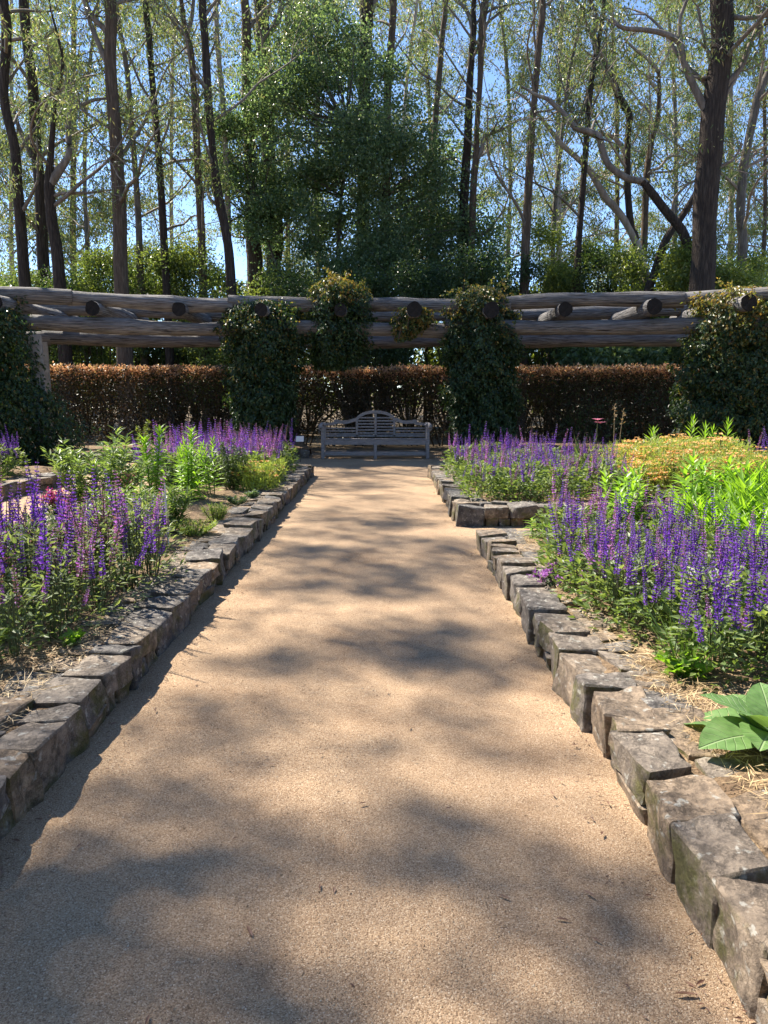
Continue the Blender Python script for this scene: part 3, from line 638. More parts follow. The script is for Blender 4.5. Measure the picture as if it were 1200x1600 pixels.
E_('very thin dark sapling right of the red brown trunk', 29, [(910, 20, 4), (904, 47, 4), (890, 111, 5), (882, 174, 6), (872, 269, 6), (866, 336, 7), (863, 420, 7)], bark='bark_grey', top=17)
E_('slim dark eucalyptus crossed by the long curving limb', 26, [(943, 16, 6), (929, 95, 8), (921, 158, 8), (915, 237, 9), (909, 317, 9), (904, 380, 10), (902, 430, 11)], leaf='euc_dark', per=9,
   limbs=[[(920, 150, 5), (912, 168, 5), (902, 193, 4)], [(928, 100, 5), (945, 70, 4), (960, 40, 3)]])
E_('bow shaped eucalyptus stem with a pale upper half', 27, [(956, 123, 8), (969, 155, 11), (983, 180, 10), (981, 212, 9), (980, 253, 10), (981, 301, 10), (986, 355, 11), (994, 400, 12)], top=15, nb=9, zlo=8, upper='bark_pale',
   limbs=[[(979, 245, 9), (972, 230, 7), (959, 215, 6), (940, 209, 5), (915, 203, 3)], [(955, 126, 7), (948, 100, 5), (936, 76, 4), (925, 40, 3)]])
E_('pale eucalyptus with a spreading fork beside the bow shaped stem', 28, [(1029, 111, 5), (1030, 149, 6), (1027, 190, 7), (1018, 222, 8), (1011, 269, 10), (1008, 332, 10), (1005, 410, 11)], bark='bark_brown', top=13, nb=6, zlo=8, upper='bark_pale',
   limbs=[[(1029, 113, 5), (1012, 92, 5), (991, 76, 4), (975, 60, 3)], [(1029, 113, 5), (1038, 95, 4), (1048, 73, 4), (1056, 50, 3)], [(1030, 145, 5), (1018, 130, 5), (1010, 118, 4)],
          [(1015, 266, 4), (1030, 262, 4), (1048, 244, 4), (1072, 246, 3)]])
E_('massive black trunked eucalyptus, the thickest tree on the right', 22, [(1127, 0, 31), (1129, 63, 31), (1121, 127, 33), (1114, 177, 34), (1110, 237, 35), (1103, 301, 36), (1100, 364, 34), (1099, 410, 36)], upper='bark_limb', zlo=9, nb=14,
   limbs=[[(1108, 182, 13), (1086, 139, 11), (1069, 98, 10), (1062, 68, 9), (1042, 54, 8), (1010, 47, 7), (975, 44, 6), (959, 34, 5)], [(1063, 72, 6), (1062, 32, 5), (1073, 0, 5), (1080, -30, 4)],
          [(1108, 185, 14), (1114, 140, 14), (1115, 88, 13)], [(1125, 140, 9), (1152, 114, 8), (1163, 95, 7), (1171, 70, 6), (1184, 40, 5), (1196, 5, 4)], [(1171, 70, 5), (1185, 50, 5), (1200, 30, 4)],
          [(1130, 155, 5), (1150, 122, 5), (1160, 100, 4)], [(1105, 300, 6), (1125, 262, 5), (1145, 250, 4), (1160, 225, 3)], [(1112, 105, 4), (1100, 60, 4), (1090, 10, 4)]])
E_('long curving limb of a leaning eucalyptus sweeping up to the left', 23.5, [(1098, 470, 18), (1088, 425, 16), (1075, 385, 15), (1064, 358, 14), (1042, 332, 13), (1016, 298, 12), (1004, 283, 10), (981, 279, 10), (953, 260, 10), (942, 237, 10), (936, 215, 10), (921, 206, 10), (899, 199, 9), (880, 177, 8), (855, 155, 6), (839, 149, 4), (815, 135, 3)][:7], top=0, nb=0, per=0, zlo=4,
   limbs=[[(1008, 287, 11), (1004, 283, 10), (981, 279, 10), (953, 260, 10), (942, 237, 10), (936, 215, 10), (921, 206, 10), (899, 199, 9), (880, 177, 8), (855, 155, 6), (839, 149, 5), (815, 135, 3)]])
E_('dark leaning stem crossing behind the foot of the curving limb', 24.5, [(1083, 310, 9), (1072, 328, 10), (1061, 345, 10), (1048, 362, 11), (1036, 385, 12), (1022, 430, 13), (1010, 475, 15)], top=0, nb=0, per=0,
   limbs=[[(1081, 312, 8), (1092, 290, 6), (1096, 270, 5), (1090, 240, 4)], [(1050, 352, 5), (1053, 315, 5), (1066, 296, 4), (1082, 283, 3)]])
E_('pale grey leaning eucalyptus slanting up to the left behind the slim trunks', 27, [(1015, 470, 14), (1006, 420, 13), (990, 370, 12), (972, 339, 11), (960, 324, 11), (947, 310, 11), (935, 290, 10), (924, 269, 10)], bark='bark_pale', upper='bark_pale', top=0, nb=0, per=0,
   limbs=[[(925, 271, 10), (905, 250, 8), (877, 225, 7), (852, 193, 6), (839, 177, 5), (823, 155, 4), (800, 140, 3)]])
E_('leaning grey eucalyptus near the right edge', 25, [(1200, 114, 10), (1187, 142, 12), (1178, 180, 12), (1168, 228, 12), (1160, 279, 13), (1157, 342, 13), (1160, 400, 14)], bark='bark_grey', upper='bark_pale', zlo=6, top=21,
   limbs=[[(1166, 235, 6), (1150, 270, 0.1)][::-1], [(1163, 262, 5), (1180, 240, 4), (1205, 222, 3)]])
# slender trees farther back
far = [(-60, 40), (18, 48), (115, 42), (142, 38), (270, 44), (450, 46), (500, 52), (640, 42), (665, 50), (790, 47), (875, 44), (960, 50), (1050, 42), (1140, 46), (1190, 40), (1250, 44)]
for i, (px, y) in enumerate(far):
    w = rng.uniform(6, 10); dx = rng.normal(0, 14)
    E_('slender pale eucalyptus in the wood behind the darker front trunks', y, [(px + dx * .2, 400, w), (px + dx * .4, 270, w * .9), (px + dx * .2, 130, w * .8), (px - dx * .5, 0, w * .65)], bark=('bark_grey', 'bark_pale', 'bark_brown')[i % 3], upper='bark_pale',
       top=rng.uniform(17, 24), nb=28, Lb=4.4, per=25, zlo=3.5, lsz=1.52, group='slender eucalypts in the wood behind')

# ================================================================== LEAFY TREE BEHIND THE PERGOLA
def leafy_tree():
    y0 = 28.5; base = at(545, 470, y0); base[2] = 0
    t = thing('broadleaf_tree', 'broad dense dark green tree spreading behind the middle of the pergola', 'tree', tuple(base))
    mw, ml = MB(), MB()
    poly = np.array([(395, 150), (405, 60), (470, 10), (540, 0), (600, 60), (640, 150), (705, 200), (745, 300), (790, 400), (780, 470), (440, 470), (430, 400), (340, 360), (370, 300), (300, 250), (330, 195), (300, 205)], float)
    cs = []
    while len(cs) < 215:
        q = np.array([rng.uniform(290, 800), rng.uniform(0, 475)]); ins = False
        for i in range(len(poly)):
            a, b = poly[i], poly[(i + 1) % len(poly)]
            if (a[1] > q[1]) != (b[1] > q[1]) and q[0] < (b[0] - a[0]) * (q[1] - a[1]) / (b[1] - a[1]) + a[0]: ins = not ins
        if ins and not (430 < q[0] < 480 and 345 < q[1] < 425) and rng.random() < .42 + .58 * q[1] / 470:
            dxm = 1 - min(1, abs(q[0] - 560) / 260)
            cs.append(at(q[0], q[1], y0 + rng.uniform(-2.4, 2.4) * (.35 + .65 * dxm)))
    cs = np.array(cs) - base
    stems = [[(0, 0, 0), (-.1, 0, 1.5), (-.3, .1, 3.2), (-.4, 0, 5.5), (-.3, .1, 8), (0, 0, 11)], [(.05, 0, .3), (.4, .1, 2.2), (1.0, -.2, 4.4), (1.3, 0, 6.5), (1.2, 0, 8.5)], [(-.1, 0, .4), (-.8, -.1, 2.4), (-1.7, .1, 4.2), (-2.6, 0, 6), (-3.2, 0, 7.6)],
             [(0, 0, .5), (.3, -.8, 2.4), (.7, -1.2, 4.0), (1.9, -1.4, 5.2)]]
    allp = []
    for k, s in enumerate(stems):
        s = smooth_line(s, 5); tube(mw, s, np.linspace(.2 if k == 0 else .12, .03, len(s)), 8); allp.append(s)
    allp = np.concatenate(allp)
    for c in cs:
        cand = allp[allp[:, 2] < c[2] + .3]; j = np.argmin(np.linalg.norm(cand - c, axis=1) + .25 * np.abs(cand[:, 2] - c[2] + 1.2)); p = cand[j]
        mid = (p + c) / 2 + rng.normal(size=3) * .2 + [0, 0, -.15]; q = smooth_line([p, mid, c], 4)
        tube(mw, q, np.linspace(.035, .01, len(q)), 4)
    r = rng.uniform(.5, .95, len(cs))
    clump_leaves(ml, cs, r * 1.15, 500, .11, .08, 0, droop=.35, flatz=.6)
    mw.build('trunk', M['bark_grey'], t, True); ml.build('crown', M['tree_leaf'], t)
leafy_tree()

# tall trees standing to the left, outside the frame: their high crowns hang between the sun and the path and dapple it
SHADE = [(60, 1560, .6), (200, 1545, .6), (330, 1590, .5), (90, 1440, .55), (20, 1380, .5), (170, 1490, .4), (460, 1575, .35), (150, 1320, .5), (240, 1290, .45), (60, 1290, .45), (330, 1190, .5), (230, 1200, .4), (420, 1110, .45), (330, 1110, .4),
         (690, 1325, .38), (745, 1305, .3), (660, 1370, .3), (860, 1420, .42), (950, 1400, .42), (1010, 1440, .38), (780, 1560, .4), (900, 1570, .4), (460, 1340, .3), (760, 1130, .5), (840, 1150, .45), (690, 1175, .4), (640, 1010, .5), (730, 1000, .5), (790, 1030, .4), (550, 995, .5), (460, 1030, .4),
         (450, 925, .5), (540, 910, .45), (650, 925, .45), (520, 875, .55), (630, 885, .5), (720, 890, .5), (440, 870, .4), (560, 845, .55), (650, 845, .5), (480, 805, .6), (580, 795, .6), (690, 800, .6), (540, 765, .7), (640, 760, .7), (590, 740, .7), (520, 742, .6), (660, 735, .6), (590, 722, .6), (540, 729, .7), (630, 730, .7), (500, 752, .6), (575, 752, .6), (610, 776, .6), (650, 812, .55), (510, 828, .5), (600, 818, .5), (690, 858, .4),
         (40, 1020, .5), (130, 960, .35), (300, 700, .6), (200, 720, .6), (60, 700, .7)]
def shade_trees():
    k = np.random.default_rng(5); sv = np.array(sunvec); pts = []
    for px, py, r in SHADE:
        b = (800 - py) / F; d = np.array([(px - 600) / F, math.cos(PITCH) + b * math.sin(PITCH), -math.sin(PITCH) + b * math.cos(PITCH)]); g0 = np.array([0, 0, EYE]) + d * (-EYE / d[2])
        if py > 1050: r *= .72
        pts.append(np.append(g0 + sv * (k.uniform(14.5, 19.5) / sv[2]), r))
    pts = np.array(pts); bases = np.array([(-12.6, 10.4), (-13.6, 13.2), (-11.6, 16.2), (-12.2, 20.0), (-14.5, 24.5)]); own = np.argmin(np.linalg.norm(pts[:, None, :2] - bases[None], axis=2), axis=1)
    for q, b in enumerate(bases):
        t = thing('shade_tree', 'tall tree beyond the left margin whose high crown dapples the path', 'tree', (b[0], b[1], 0), group='tall shade trees beyond the left margin'); mw, ml = MB(), MB()
        sp = smooth_line([(0, 0, -.1), (.2, .1, 7), (-.1, .2, 13), (0, 0, 18.5)], 5); tube(mw, sp, np.linspace(.15, .03, len(sp)), 8)
        cs = pts[own == q]; c = cs[:, :3] - [b[0], b[1], 0]
        for e in c:
            st = sp[np.argmin(np.abs(sp[:, 2] - (e[2] - 1.5)))]; l = smooth_line([st, (st + e) / 2 + k.normal(size=3) * .3, e], 4); tube(mw, l, np.linspace(.03, .008, len(l)), 4)
        sub = np.concatenate([c + k.normal(size=c.shape) * cs[:, 3:] * .55 for _ in range(5)]); rr = np.tile(cs[:, 3], 5) * .62
        global rng
        keep = rng; rng = k; near = np.tile(cs[:, 3] < .37, 5); clump_leaves(ml, sub[near], rr[near] * 1.35, 15, .15, .055, 0, .6); clump_leaves(ml, sub[~near], rr[~near], 46, .15, .055, 0, .6); rng = keep
        mw.build('trunk', M['bark_brown'], t, True); ml.build('crown', M['euc'], t)
shade_trees()

# ================================================================== UNDERSTOREY SHRUBS BEHIND THE HEDGE
def shrub(label, px, ptop, y, w, mat, L=.10, Wd=.05, n=9000, dep=1.3, group=None, zc=None):
    y += 3.0; w *= 1.12; n = int(n * 1.4); L *= 1.08; Wd *= 1.08; top = at(px, ptop - 8, y)[2]; x = at(px, ptop, y)[0]
    t = thing('shrub', label, 'shrub', (x, y, 0), group=group); mw, ml = MB(), MB()
    k = 16; cs = []
    for i in range(k):
        a = rng.uniform(0, TAU); f = math.sqrt(rng.random()); z = top * rng.uniform(.18, .93)
        wz = w * (1.05 - .6 * max(0, z / top - .45))
        cs.append((math.cos(a) * f * wz, math.sin(a) * f * dep, z))
    cs = np.array(cs)
    for c in cs:
        q = smooth_line([(c[0] * .1, c[1] * .1, -.05), (c[0] * .5, c[1] * .4, c[2] * .5), c], 4); tube(mw, q, np.linspace(.035, .01, len(q)), 4)
    for c in cs:
        shell_leaves(ml, c, np.array([.62, .62, .5]) * rng.uniform(.8, 1.35), n // k, L, Wd, inner=.9, flat=.3, up=.5, seed=int(rng.integers(1e6)))
    mw.build('stem', M['woody'], t, True); ml.build('foliage', M[mat], t)
for a in [('mid green shrub behind the log beams at the left edge', 15, 432, 22.5, 1.7, 'shrub_dark', .09, .045, 9000),
          ('dark bushy shrub at the foot of the crooked eucalyptus', 95, 418, 22.8, 1.1, 'shrub_dark', .09, .045, 7000),
          ('yellow green sapling shrub left of the thick brown trunk', 150, 372, 23.2, 1.1, 'shrub_bright', .10, .045, 8000),
          ('bright bushy shrub between the thick brown and slim dark trunks', 232, 352, 26, 1.5, 'shrub_bright', .10, .045, 9000),
          ('dense light green shrub right of the slim dark pole', 300, 372, 24, 1.4, 'shrub_bright', .10, .045, 9000),
          ('low green shrub under the bulging eucalyptus', 368, 412, 22.5, 1.2, 'shrub_bright', .10, .05, 7000),
          ('dark shrub under the left flank of the leafy tree', 455, 432, 22, 1.2, 'shrub_dark', .09, .05, 7000),
          ('dark evergreen shrub under the middle of the leafy tree', 590, 400, 21.4, 2.0, 'shrub_dark', .085, .05, 13000),
          ('dark evergreen shrub under the right skirt of the leafy tree', 715, 388, 21.4, 1.9, 'shrub_dark', .085, .05, 13000),
          ('dark green shrub left of the rounded bright bush', 800, 410, 22.5, 1.2, 'shrub_dark', .10, .05, 8000),
          ('rounded yellow green bush with a domed top right of the red brown trunk', 865, 338, 23.5, 1.5, 'shrub_bright', .10, .05, 11000),
          ('dark bush below the curving limb', 945, 375, 24, 1.2, 'shrub_dark', .10, .05, 8000),
          ('leafy light shrub left of the massive black trunk', 1035, 385, 21.6, 1.5, 'shrub_bright', .12, .055, 9000),
          ('bright shrub in front of the massive black trunk', 1110, 402, 20.8, 1.3, 'shrub_bright', .12, .055, 9000),
          ('sunlit pale shrub at the right edge above the log beam', 1185, 385, 21.2, 1.3, 'shrub_bright', .12, .055, 9000),
          ('broad leaved pale green shrub seen under the right beams', 955, 548, 20.9, 1.6, 'shrub_big', .17, .11, 4200),
          ('second broad leaved shrub, nearer the right vine pillar', 1055, 546, 20.8, 1.2, 'shrub_big', .17, .11, 3600)]: shrub(*a)
for px, pt in ((40, 415), (118, 408), (205, 400), (268, 402), (340, 400), (415, 418), (905, 395), (985, 388), (1075, 398), (1150, 396)):
    shrub('mid green understorey bush showing just above the log beams', px, pt, 23.6 + rng.uniform(-.4, .6), 1.25, 'shrub_mid', .10, .05, 6500, 1.2, 'understorey bushes above the log beams')
for px in (-110, -20, 60, 130, 200, 265, 330, 400, 480, 560, 640, 700, 760, 820, 880, 940, 1000, 1070, 1150, 1220, 1290):
    shrub('shadowed undergrowth bush in the wood behind the hedge', px, 440 + rng.uniform(-20, 20), 27 + rng.uniform(-2, 3), 2.3, ('shrub_bright', 'shrub_dark')[int(rng.random() < .5)], .20, .10, 3900, 1.8, 'undergrowth bushes in the wood')
m = MB(); n = 26000
X = rng.uniform(-75, 75, n); Yd = rng.uniform(52, 78, n); top = 5.5 + 2.6 * vnoise(np.column_stack([X, Yd]), .16, 9)
c = np.column_stack([X, Yd, top * rng.random(n) ** .7])
leaves(m, c, rdir(n), rng.uniform(.3, .6, n), rng.uniform(.14, .3, n)); o = m.build('distant_forest', M['euc']); o['kind'] = 'stuff'; o['label'] = 'far off scrub of the wood behind all the trunks'

# ================================================================== HEDGE
def hedge():
    t = thing('hedge', 'long clipped copper leaved hedge with a sunlit top behind the pergola', 'hedge', (CX, CY, 0))
    mw, ml = MB(), MB(); A0, A1 = ang_at(60, 23.3) - .06, ang_at(1200, 23.3) + .05; Rh = 23.35
    n = 64000; a = rng.uniform(A0, A1, n); z = .18 + 1.88 * rng.random(n) ** .8; rr = Rh + rng.choice([-1, 1], n, p=[.7, .3]) * (.46 - .35 * rng.random(n) ** 2)
    gap = (z < .85) & (rng.random(n) < .08 + .28 * (vnoise(np.column_stack([a * 22, z]), 1.6, 4) > -.15))
    bump = .09 * vnoise(np.column_stack([a * 22, z * 1.5]), 1.5, 8); keep = ~gap
    a, z, rr, bump = a[keep], z[keep], rr[keep], bump[keep]; rr = rr + bump * np.sign(rr - Rh)
    z = np.minimum(z, 2.02 + .05 * vnoise(np.column_stack([a * 22, a * 3]), 2.2, 2) + rng.normal(0, .025, len(z)))
    p = np.column_stack([rr * np.sin(a), rr * np.cos(a), z]); k = len(p)
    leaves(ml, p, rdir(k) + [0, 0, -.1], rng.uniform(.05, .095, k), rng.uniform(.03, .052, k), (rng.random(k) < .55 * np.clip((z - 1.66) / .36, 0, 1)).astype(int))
    n = 34000; a = rng.uniform(A0, A1, n); rr = Rh + rng.uniform(-.5, .5, n)
    z = 2.05 + .06 * vnoise(np.column_stack([a * 22, rr]), 2.0, 2) + rng.normal(0, .045, n)
    p = np.column_stack([rr * np.sin(a), rr * np.cos(a), z]); tn = np.where(rng.random(n) < .8, 1, 0)
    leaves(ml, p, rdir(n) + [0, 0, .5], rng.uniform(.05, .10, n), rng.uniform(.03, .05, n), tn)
    for aa in np.arange(A0, A1, .032):
        for q in range(3):
            b = aa + rng.uniform(-.008, .008); r0 = Rh + rng.uniform(-.1, .1); a2 = b + rng.uniform(-.02, .02); r2 = Rh + rng.uniform(-.35, .3)
            l = smooth_line([(r0 * math.sin(b), r0 * math.cos(b), 0), (Rh * math.sin((b + a2) / 2), Rh * math.cos(b), .5), (r2 * math.sin(a2), r2 * math.cos(a2), 1.5)], 3); tube(mw, l, np.linspace(.026, .008, len(l)), 4)
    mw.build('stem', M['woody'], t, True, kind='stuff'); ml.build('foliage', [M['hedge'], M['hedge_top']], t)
hedge()

# ================================================================== CLIMBING VINES
def vine(label, prof, y, n, young=.0, ytop=.25, depth=.62, seed=0, L=.082, gaps=0):
    """prof: (py, px left, px right) rows of the vine's outline at distance y"""
    rows = np.array([[at(0, r[0], y)[2], at(r[1], r[0], y)[0], at(r[2], r[0], y)[0]] for r in sorted(prof, key=lambda r: -r[0])])
    x0 = float(rows[:, 1:].mean()); t = thing('climbing_vine', label, 'vine', (x0, y, 0)); mw, ml = MB(), MB()
    for inner in (0, 1):
        k = n if not inner else n // 3
        z = rng.uniform(rows[0, 0], rows[-1, 0], k); xl = np.interp(z, rows[:, 0], rows[:, 1]); xr = np.interp(z, rows[:, 0], rows[:, 2])
        a = rng.uniform(0, TAU, k); hw = (xr - xl) / 2 * .94; xc = (xl + xr) / 2
        rel = (z - rows[0, 0]) / (rows[-1, 0] - rows[0, 0]); endc = np.sqrt(np.clip(1 - np.clip((rel - .86) / .14, 0, 1) ** 2, .05, 1))
        nz = 1 + .27 * vnoise(np.column_stack([np.cos(a) * 1.2, np.sin(a) * 1.2, z * 1.5]), 1.9, seed) + .18 * vnoise(np.column_stack([np.cos(a) * 2, np.sin(a) * 2, z * 2]), 4.2, seed + 5) + .07 * rng.normal(size=k)
        s = (nz if not inner else nz * .68) * endc
        p = np.column_stack([xc - x0 + np.cos(a) * hw * s, np.sin(a) * depth * s * np.minimum(1, hw / .6), z])
        if gaps and not inner: keep = vnoise(p, 2.3, seed + 9) > -.6; p, a, z, rel = p[keep], a[keep], z[keep], rel[keep]; k = len(p)
        nm = unit(np.column_stack([np.cos(a), np.sin(a), np.full(k, .35)]) + rdir(k) * .55)
        d = unit(np.column_stack([np.cos(a) * .3, np.sin(a) * .3, np.full(k, -.8)]) + rdir(k) * .7)
        mi = (rng.random(k) < young + ytop * np.clip((rel - .62) / .38, 0, 1) ** 1.5 + .12 * (vnoise(p, 2.0, seed + 3) > .45)).astype(int)
        leaves(ml, p, d, L * rng.uniform(.6, 1.3, k) * (1.5 if inner else 1), L * .66 * rng.uniform(.7, 1.25, k) * (1.5 if inner else 1), mi, nm)
    nsp = max(8, n // 110); z = rows[0, 0] + .1 + (rows[-1, 0] - rows[0, 0] - .1) * rng.random(nsp) ** .6; xl = np.interp(z, rows[:, 0], rows[:, 1]); xr = np.interp(z, rows[:, 0], rows[:, 2]); a = rng.uniform(0, TAU, nsp)
    st = np.column_stack([(xl + xr) / 2 - x0 + np.cos(a) * (xr - xl) / 2 * .9, np.sin(a) * depth * .9, z])       # loose sprays standing off the mass
    sd = unit(np.column_stack([np.cos(a), np.sin(a), rng.normal(.1, .8, nsp)])); per = 16; sl_ = rng.uniform(.12, .5, nsp)
    f = rng.random((nsp, per)); p = (st[:, None] + sd[:, None] * (f * sl_[:, None])[..., None] - np.array([0, 0, .25]) * (f ** 2 * sl_[:, None])[..., None]).reshape(-1, 3) + rng.normal(0, .025, (nsp * per, 3))
    rel = (p[:, 2] - rows[0, 0]) / (rows[-1, 0] - rows[0, 0]); leaves(ml, p, rdir(len(p)) + [0, 0, -.5], L * rng.uniform(.5, 1.1, len(p)), L * .6 * rng.uniform(.7, 1.2, len(p)), (rng.random(len(p)) < young + .1 + ytop * np.clip((rel - .5) / .5, 0, 1)).astype(int))
    for q in range(5):
        zz = np.linspace(max(-.05, rows[0, 0]), rows[-1, 0] * .95, 10); xx = (np.interp(zz, rows[:, 0], rows[:, 1]) + np.interp(zz, rows[:, 0], rows[:, 2])) / 2 - x0
        tube(mw, np.column_stack([xx + .18 * np.sin(zz * 3 + q), .16 * np.cos(zz * 2.6 + q * 1.3), zz]), .016, 5)
    mw.build('stem', M['woody'], t, True, kind='stuff'); ml.build('foliage', [M['vine'], M['vine_young']], t)
    return t
vine('dark ivy curtain swelling towards its foot at the left edge', [(465, -140, 24), (520, -140, 26), (590, -140, 48), (640, -140, 92), (735, -140, 112)], 15.2, 17000, ytop=.2, depth=.72, seed=1)
vine('dark ivy covered pillar just left of the bench', [(468, 362, 468), (500, 352, 472), (560, 357, 466), (640, 366, 456), (706, 378, 458)], 17.0, 17000, ytop=.25, depth=.62, seed=2)
vine('tuft of vine with copper tips hanging over the beams above the bench', [(432, 500, 545), (450, 490, 568), (500, 484, 578), (540, 486, 566), (575, 495, 545)], 17.05, 7000, ytop=.9, depth=.5, seed=3)
vine('small sprig of vine on the rafter end right of the bench', [(478, 625, 670), (500, 615, 680), (530, 618, 640)], 16.75, 900, young=.5, ytop=.5, depth=.25, seed=4)
vine('dark ivy covered pillar just right of the bench', [(447, 722, 785), (475, 704, 796), (540, 698, 806), (620, 700, 806), (700, 716, 800)], 17.15, 18000, ytop=.6, depth=.64, seed=5)
vine('ragged vine with golden tips covering the right hand pillar', [(448, 1090, 1230), (470, 1078, 1260), (520, 1085, 1240), (570, 1066, 1230), (640, 1060, 1225), (705, 1068, 1220)], 15.85, 19000, young=.08, ytop=.95, depth=.72, seed=6, gaps=1)

# ================================================================== BENCH
def bench():
    cx, yf = -.195, 16.62; Wd = 2.44
    t = thing('garden_bench', 'weathered grey wooden garden bench with an arched slatted back at the path end', 'bench', (cx, yf, 0)); mt = M['bench']
    def part(name, *bx, parent=t):
        m = MB()
        for b in bx: box(m, *b[:2], **(b[2] if len(b) > 2 else {}))
        return m.build(name, mt, parent)
    h = Wd / 2
    for s in (-1, 1):
        part('leg', ((s * (h - .04), .04, .37), (.075, .075, .74), dict(bev=.008)))
        part('leg', ((s * (h - .04), .56, .40), (.07, .07, .80), dict(bev=.008)))
        part('stretcher', ((s * (h - .04), .30, .12), (.05, .45, .06), dict(bev=.005)))
        m = MB()                                                     # arm rolling over into a scroll
        arm = smooth_line([(s * (h - .05), .60, .74), (s * (h - .04), .3, .765), (s * (h - .02), .06, .775), (s * (h - .0), -.03, .755), (s * (h), -.05, .70)], 4)
        tube(m, arm, .042, 8)
        sc = [(s * (h - .03 + .075 * math.cos(a) * 1.0), .03, .715 + .075 * math.sin(a)) for a in np.linspace(2.6, -1.9, 14)]
        if s < 0: sc = [(-(h - .03 + .075 * math.cos(a)), .03, .715 + .075 * math.sin(a)) for a in np.linspace(2.6, -1.9, 14)]
        tube(m, sc, np.linspace(.03, .022, 14), 6); m.build('armrest', mt, t, True)
    part('leg', ((0, .04, .20), (.07, .06, .40), dict(bev=.006)))
    part('front_rail', ((0, .04, .375), (Wd - .152, .045, .115), dict(bev=.006)))
    part('stretcher', ((0, .045, .12), (Wd - .152, .04, .085), dict(bev=.006)))
    part('stretcher', ((0, .56, .12), (Wd - .152, .04, .07), dict(bev=.006)))
    for i in range(6): part('seat_slat', ((0, .045 + i * .088, .445 - i * .004), (Wd - .04, .074, .022), dict(bev=.005)))
    by = .585
    # crest: outline of arch, shoulders and scrolls, extruded
    up = [(0, 1.075), (.12, 1.068), (.24, 1.043), (.34, 1.0), (.42, .94), (.455, .90), (.50, .895), (.56, .875), (.63, .845), (.72, .838), (.82, .85), (.90, .862), (.95, .855), (.965, .83), (.945, .812), (.99, .80), (1.06, .795), (1.12, .785), (h - .03, .775)]
    dn = [(0, 1.005), (.12, .998), (.23, .975), (.32, .935), (.385, .885), (.42, .835), (.47, .815), (.54, .80), (.62, .775), (.70, .765), (.80, .77), (.87, .775), (.90, .765), (.915, .755), (.93, .745), (.99, .735), (1.06, .73), (1.12, .725), (h - .03, .72)]
    m = MB()
    for s in (-1, 1):
        v = []; n = len(up)
        for yy in (by - .025, by + .025):
            v += [(s * a[0], yy, a[1]) for a in up] + [(s * a[0], yy, a[1]) for a in dn]
        f = []
        for i in range(n - 1):
            f += [(i, i + 1, n + i + 1, n + i), (2 * n + i, 3 * n + i, 3 * n + i + 1, 2 * n + i + 1), (i, 2 * n + i, 2 * n + i + 1, i + 1), (n + i, n + i + 1, 3 * n + i + 1, 3 * n + i)]
        f.append((n - 1, 2 * n - 1, 4 * n - 1, 3 * n - 1)); m.add(v, f)
    m.build('crest_rail', mt, t)
    for x, zt in ((-.435, .86), (0, 1.0), (.435, .86)): part('back_post', ((x, by, (.47 + zt) / 2), (.05, .045, zt - .47), dict(bev=.005)))
    for z in (.555, .625, .695, .765, .835, .905):
        wz = .41 if z < .86 else .36
        for s in (-1, 1): part('back_slat', ((s * (wz / 2 + .026), by, z), (wz - .004, .02, .032)))
    for z in (.535, .60, .665):
        for s in (-1, 1): part('back_slat', ((s * (.46 + .355), by, z), (.70, .02, .03)))
    part('back_rail', ((0, by, .49), (Wd - .15, .045, .05), dict(bev=.005)))
bench()
t = thing('plant_sign', 'small blank white plant label on a thin stake left of the bench', 'sign', tuple(at(469, 712, 15.9) * [1, 1, 0]))
m = MB(); tube(m, [(0, 0, 0), (0, 0, .5)], .008, 6); m.build('stake', M['woody'], t); m = MB(); box(m, (0, -.012, .50), (.17, .012, .12), rx=-.25); m.build('plaque', M['white'], t)

# ================================================================== PLANTS IN THE BEDS
def soilz(x, y): return .19
def spike_mesh(kind, seed):
    k = np.random.default_rng(seed); m = MB(); H = .34; fl = {'full': .21, 'mid': .19, 'spent': .22}[kind]
    tube(m, [(0, 0, 0), (.004, 0, H * .5), (0, .004, H)], [.0022, .002, .001], 3, 0)
    whorl = 15; c = []; d = []; L = []; mi = []
    for w in range(whorl):
        f = w / whorl; z = H - fl + fl * f; rr = .0135 * (1 - .72 * f ** 1.6) * (.75 if kind == 'spent' else 1)
        nn = 6 if kind != 'spent' else 5
        for q in range(nn):
            a = q / nn * TAU + w * .5 + k.uniform(-.3, .3); c.append((math.cos(a) * .002, math.sin(a) * .002, z)); d.append((math.cos(a), math.sin(a), k.uniform(.15, .9))); L.append(rr * k.uniform(.8, 1.35))
            mi.append(1 if k.random() < {'full': .95, 'mid': .75, 'spent': .22}[kind] else 2)
    global rng
    keep = rng; rng = k
    leaves(m, np.array(c), np.array(d), np.array(L), np.array(L) * .62, np.array(mi)); rng = keep
    return m
SPK = {}
for kind, fm in (('full', 'sal_fl'), ('mid', 'sal_pink'), ('spent', 'sal_pink')):
    SPK[kind] = [spike_mesh(kind, s).mesh('flower_spike', [M['stem'], M[fm], M['sal_spent']]) for s in range(1, 7)]
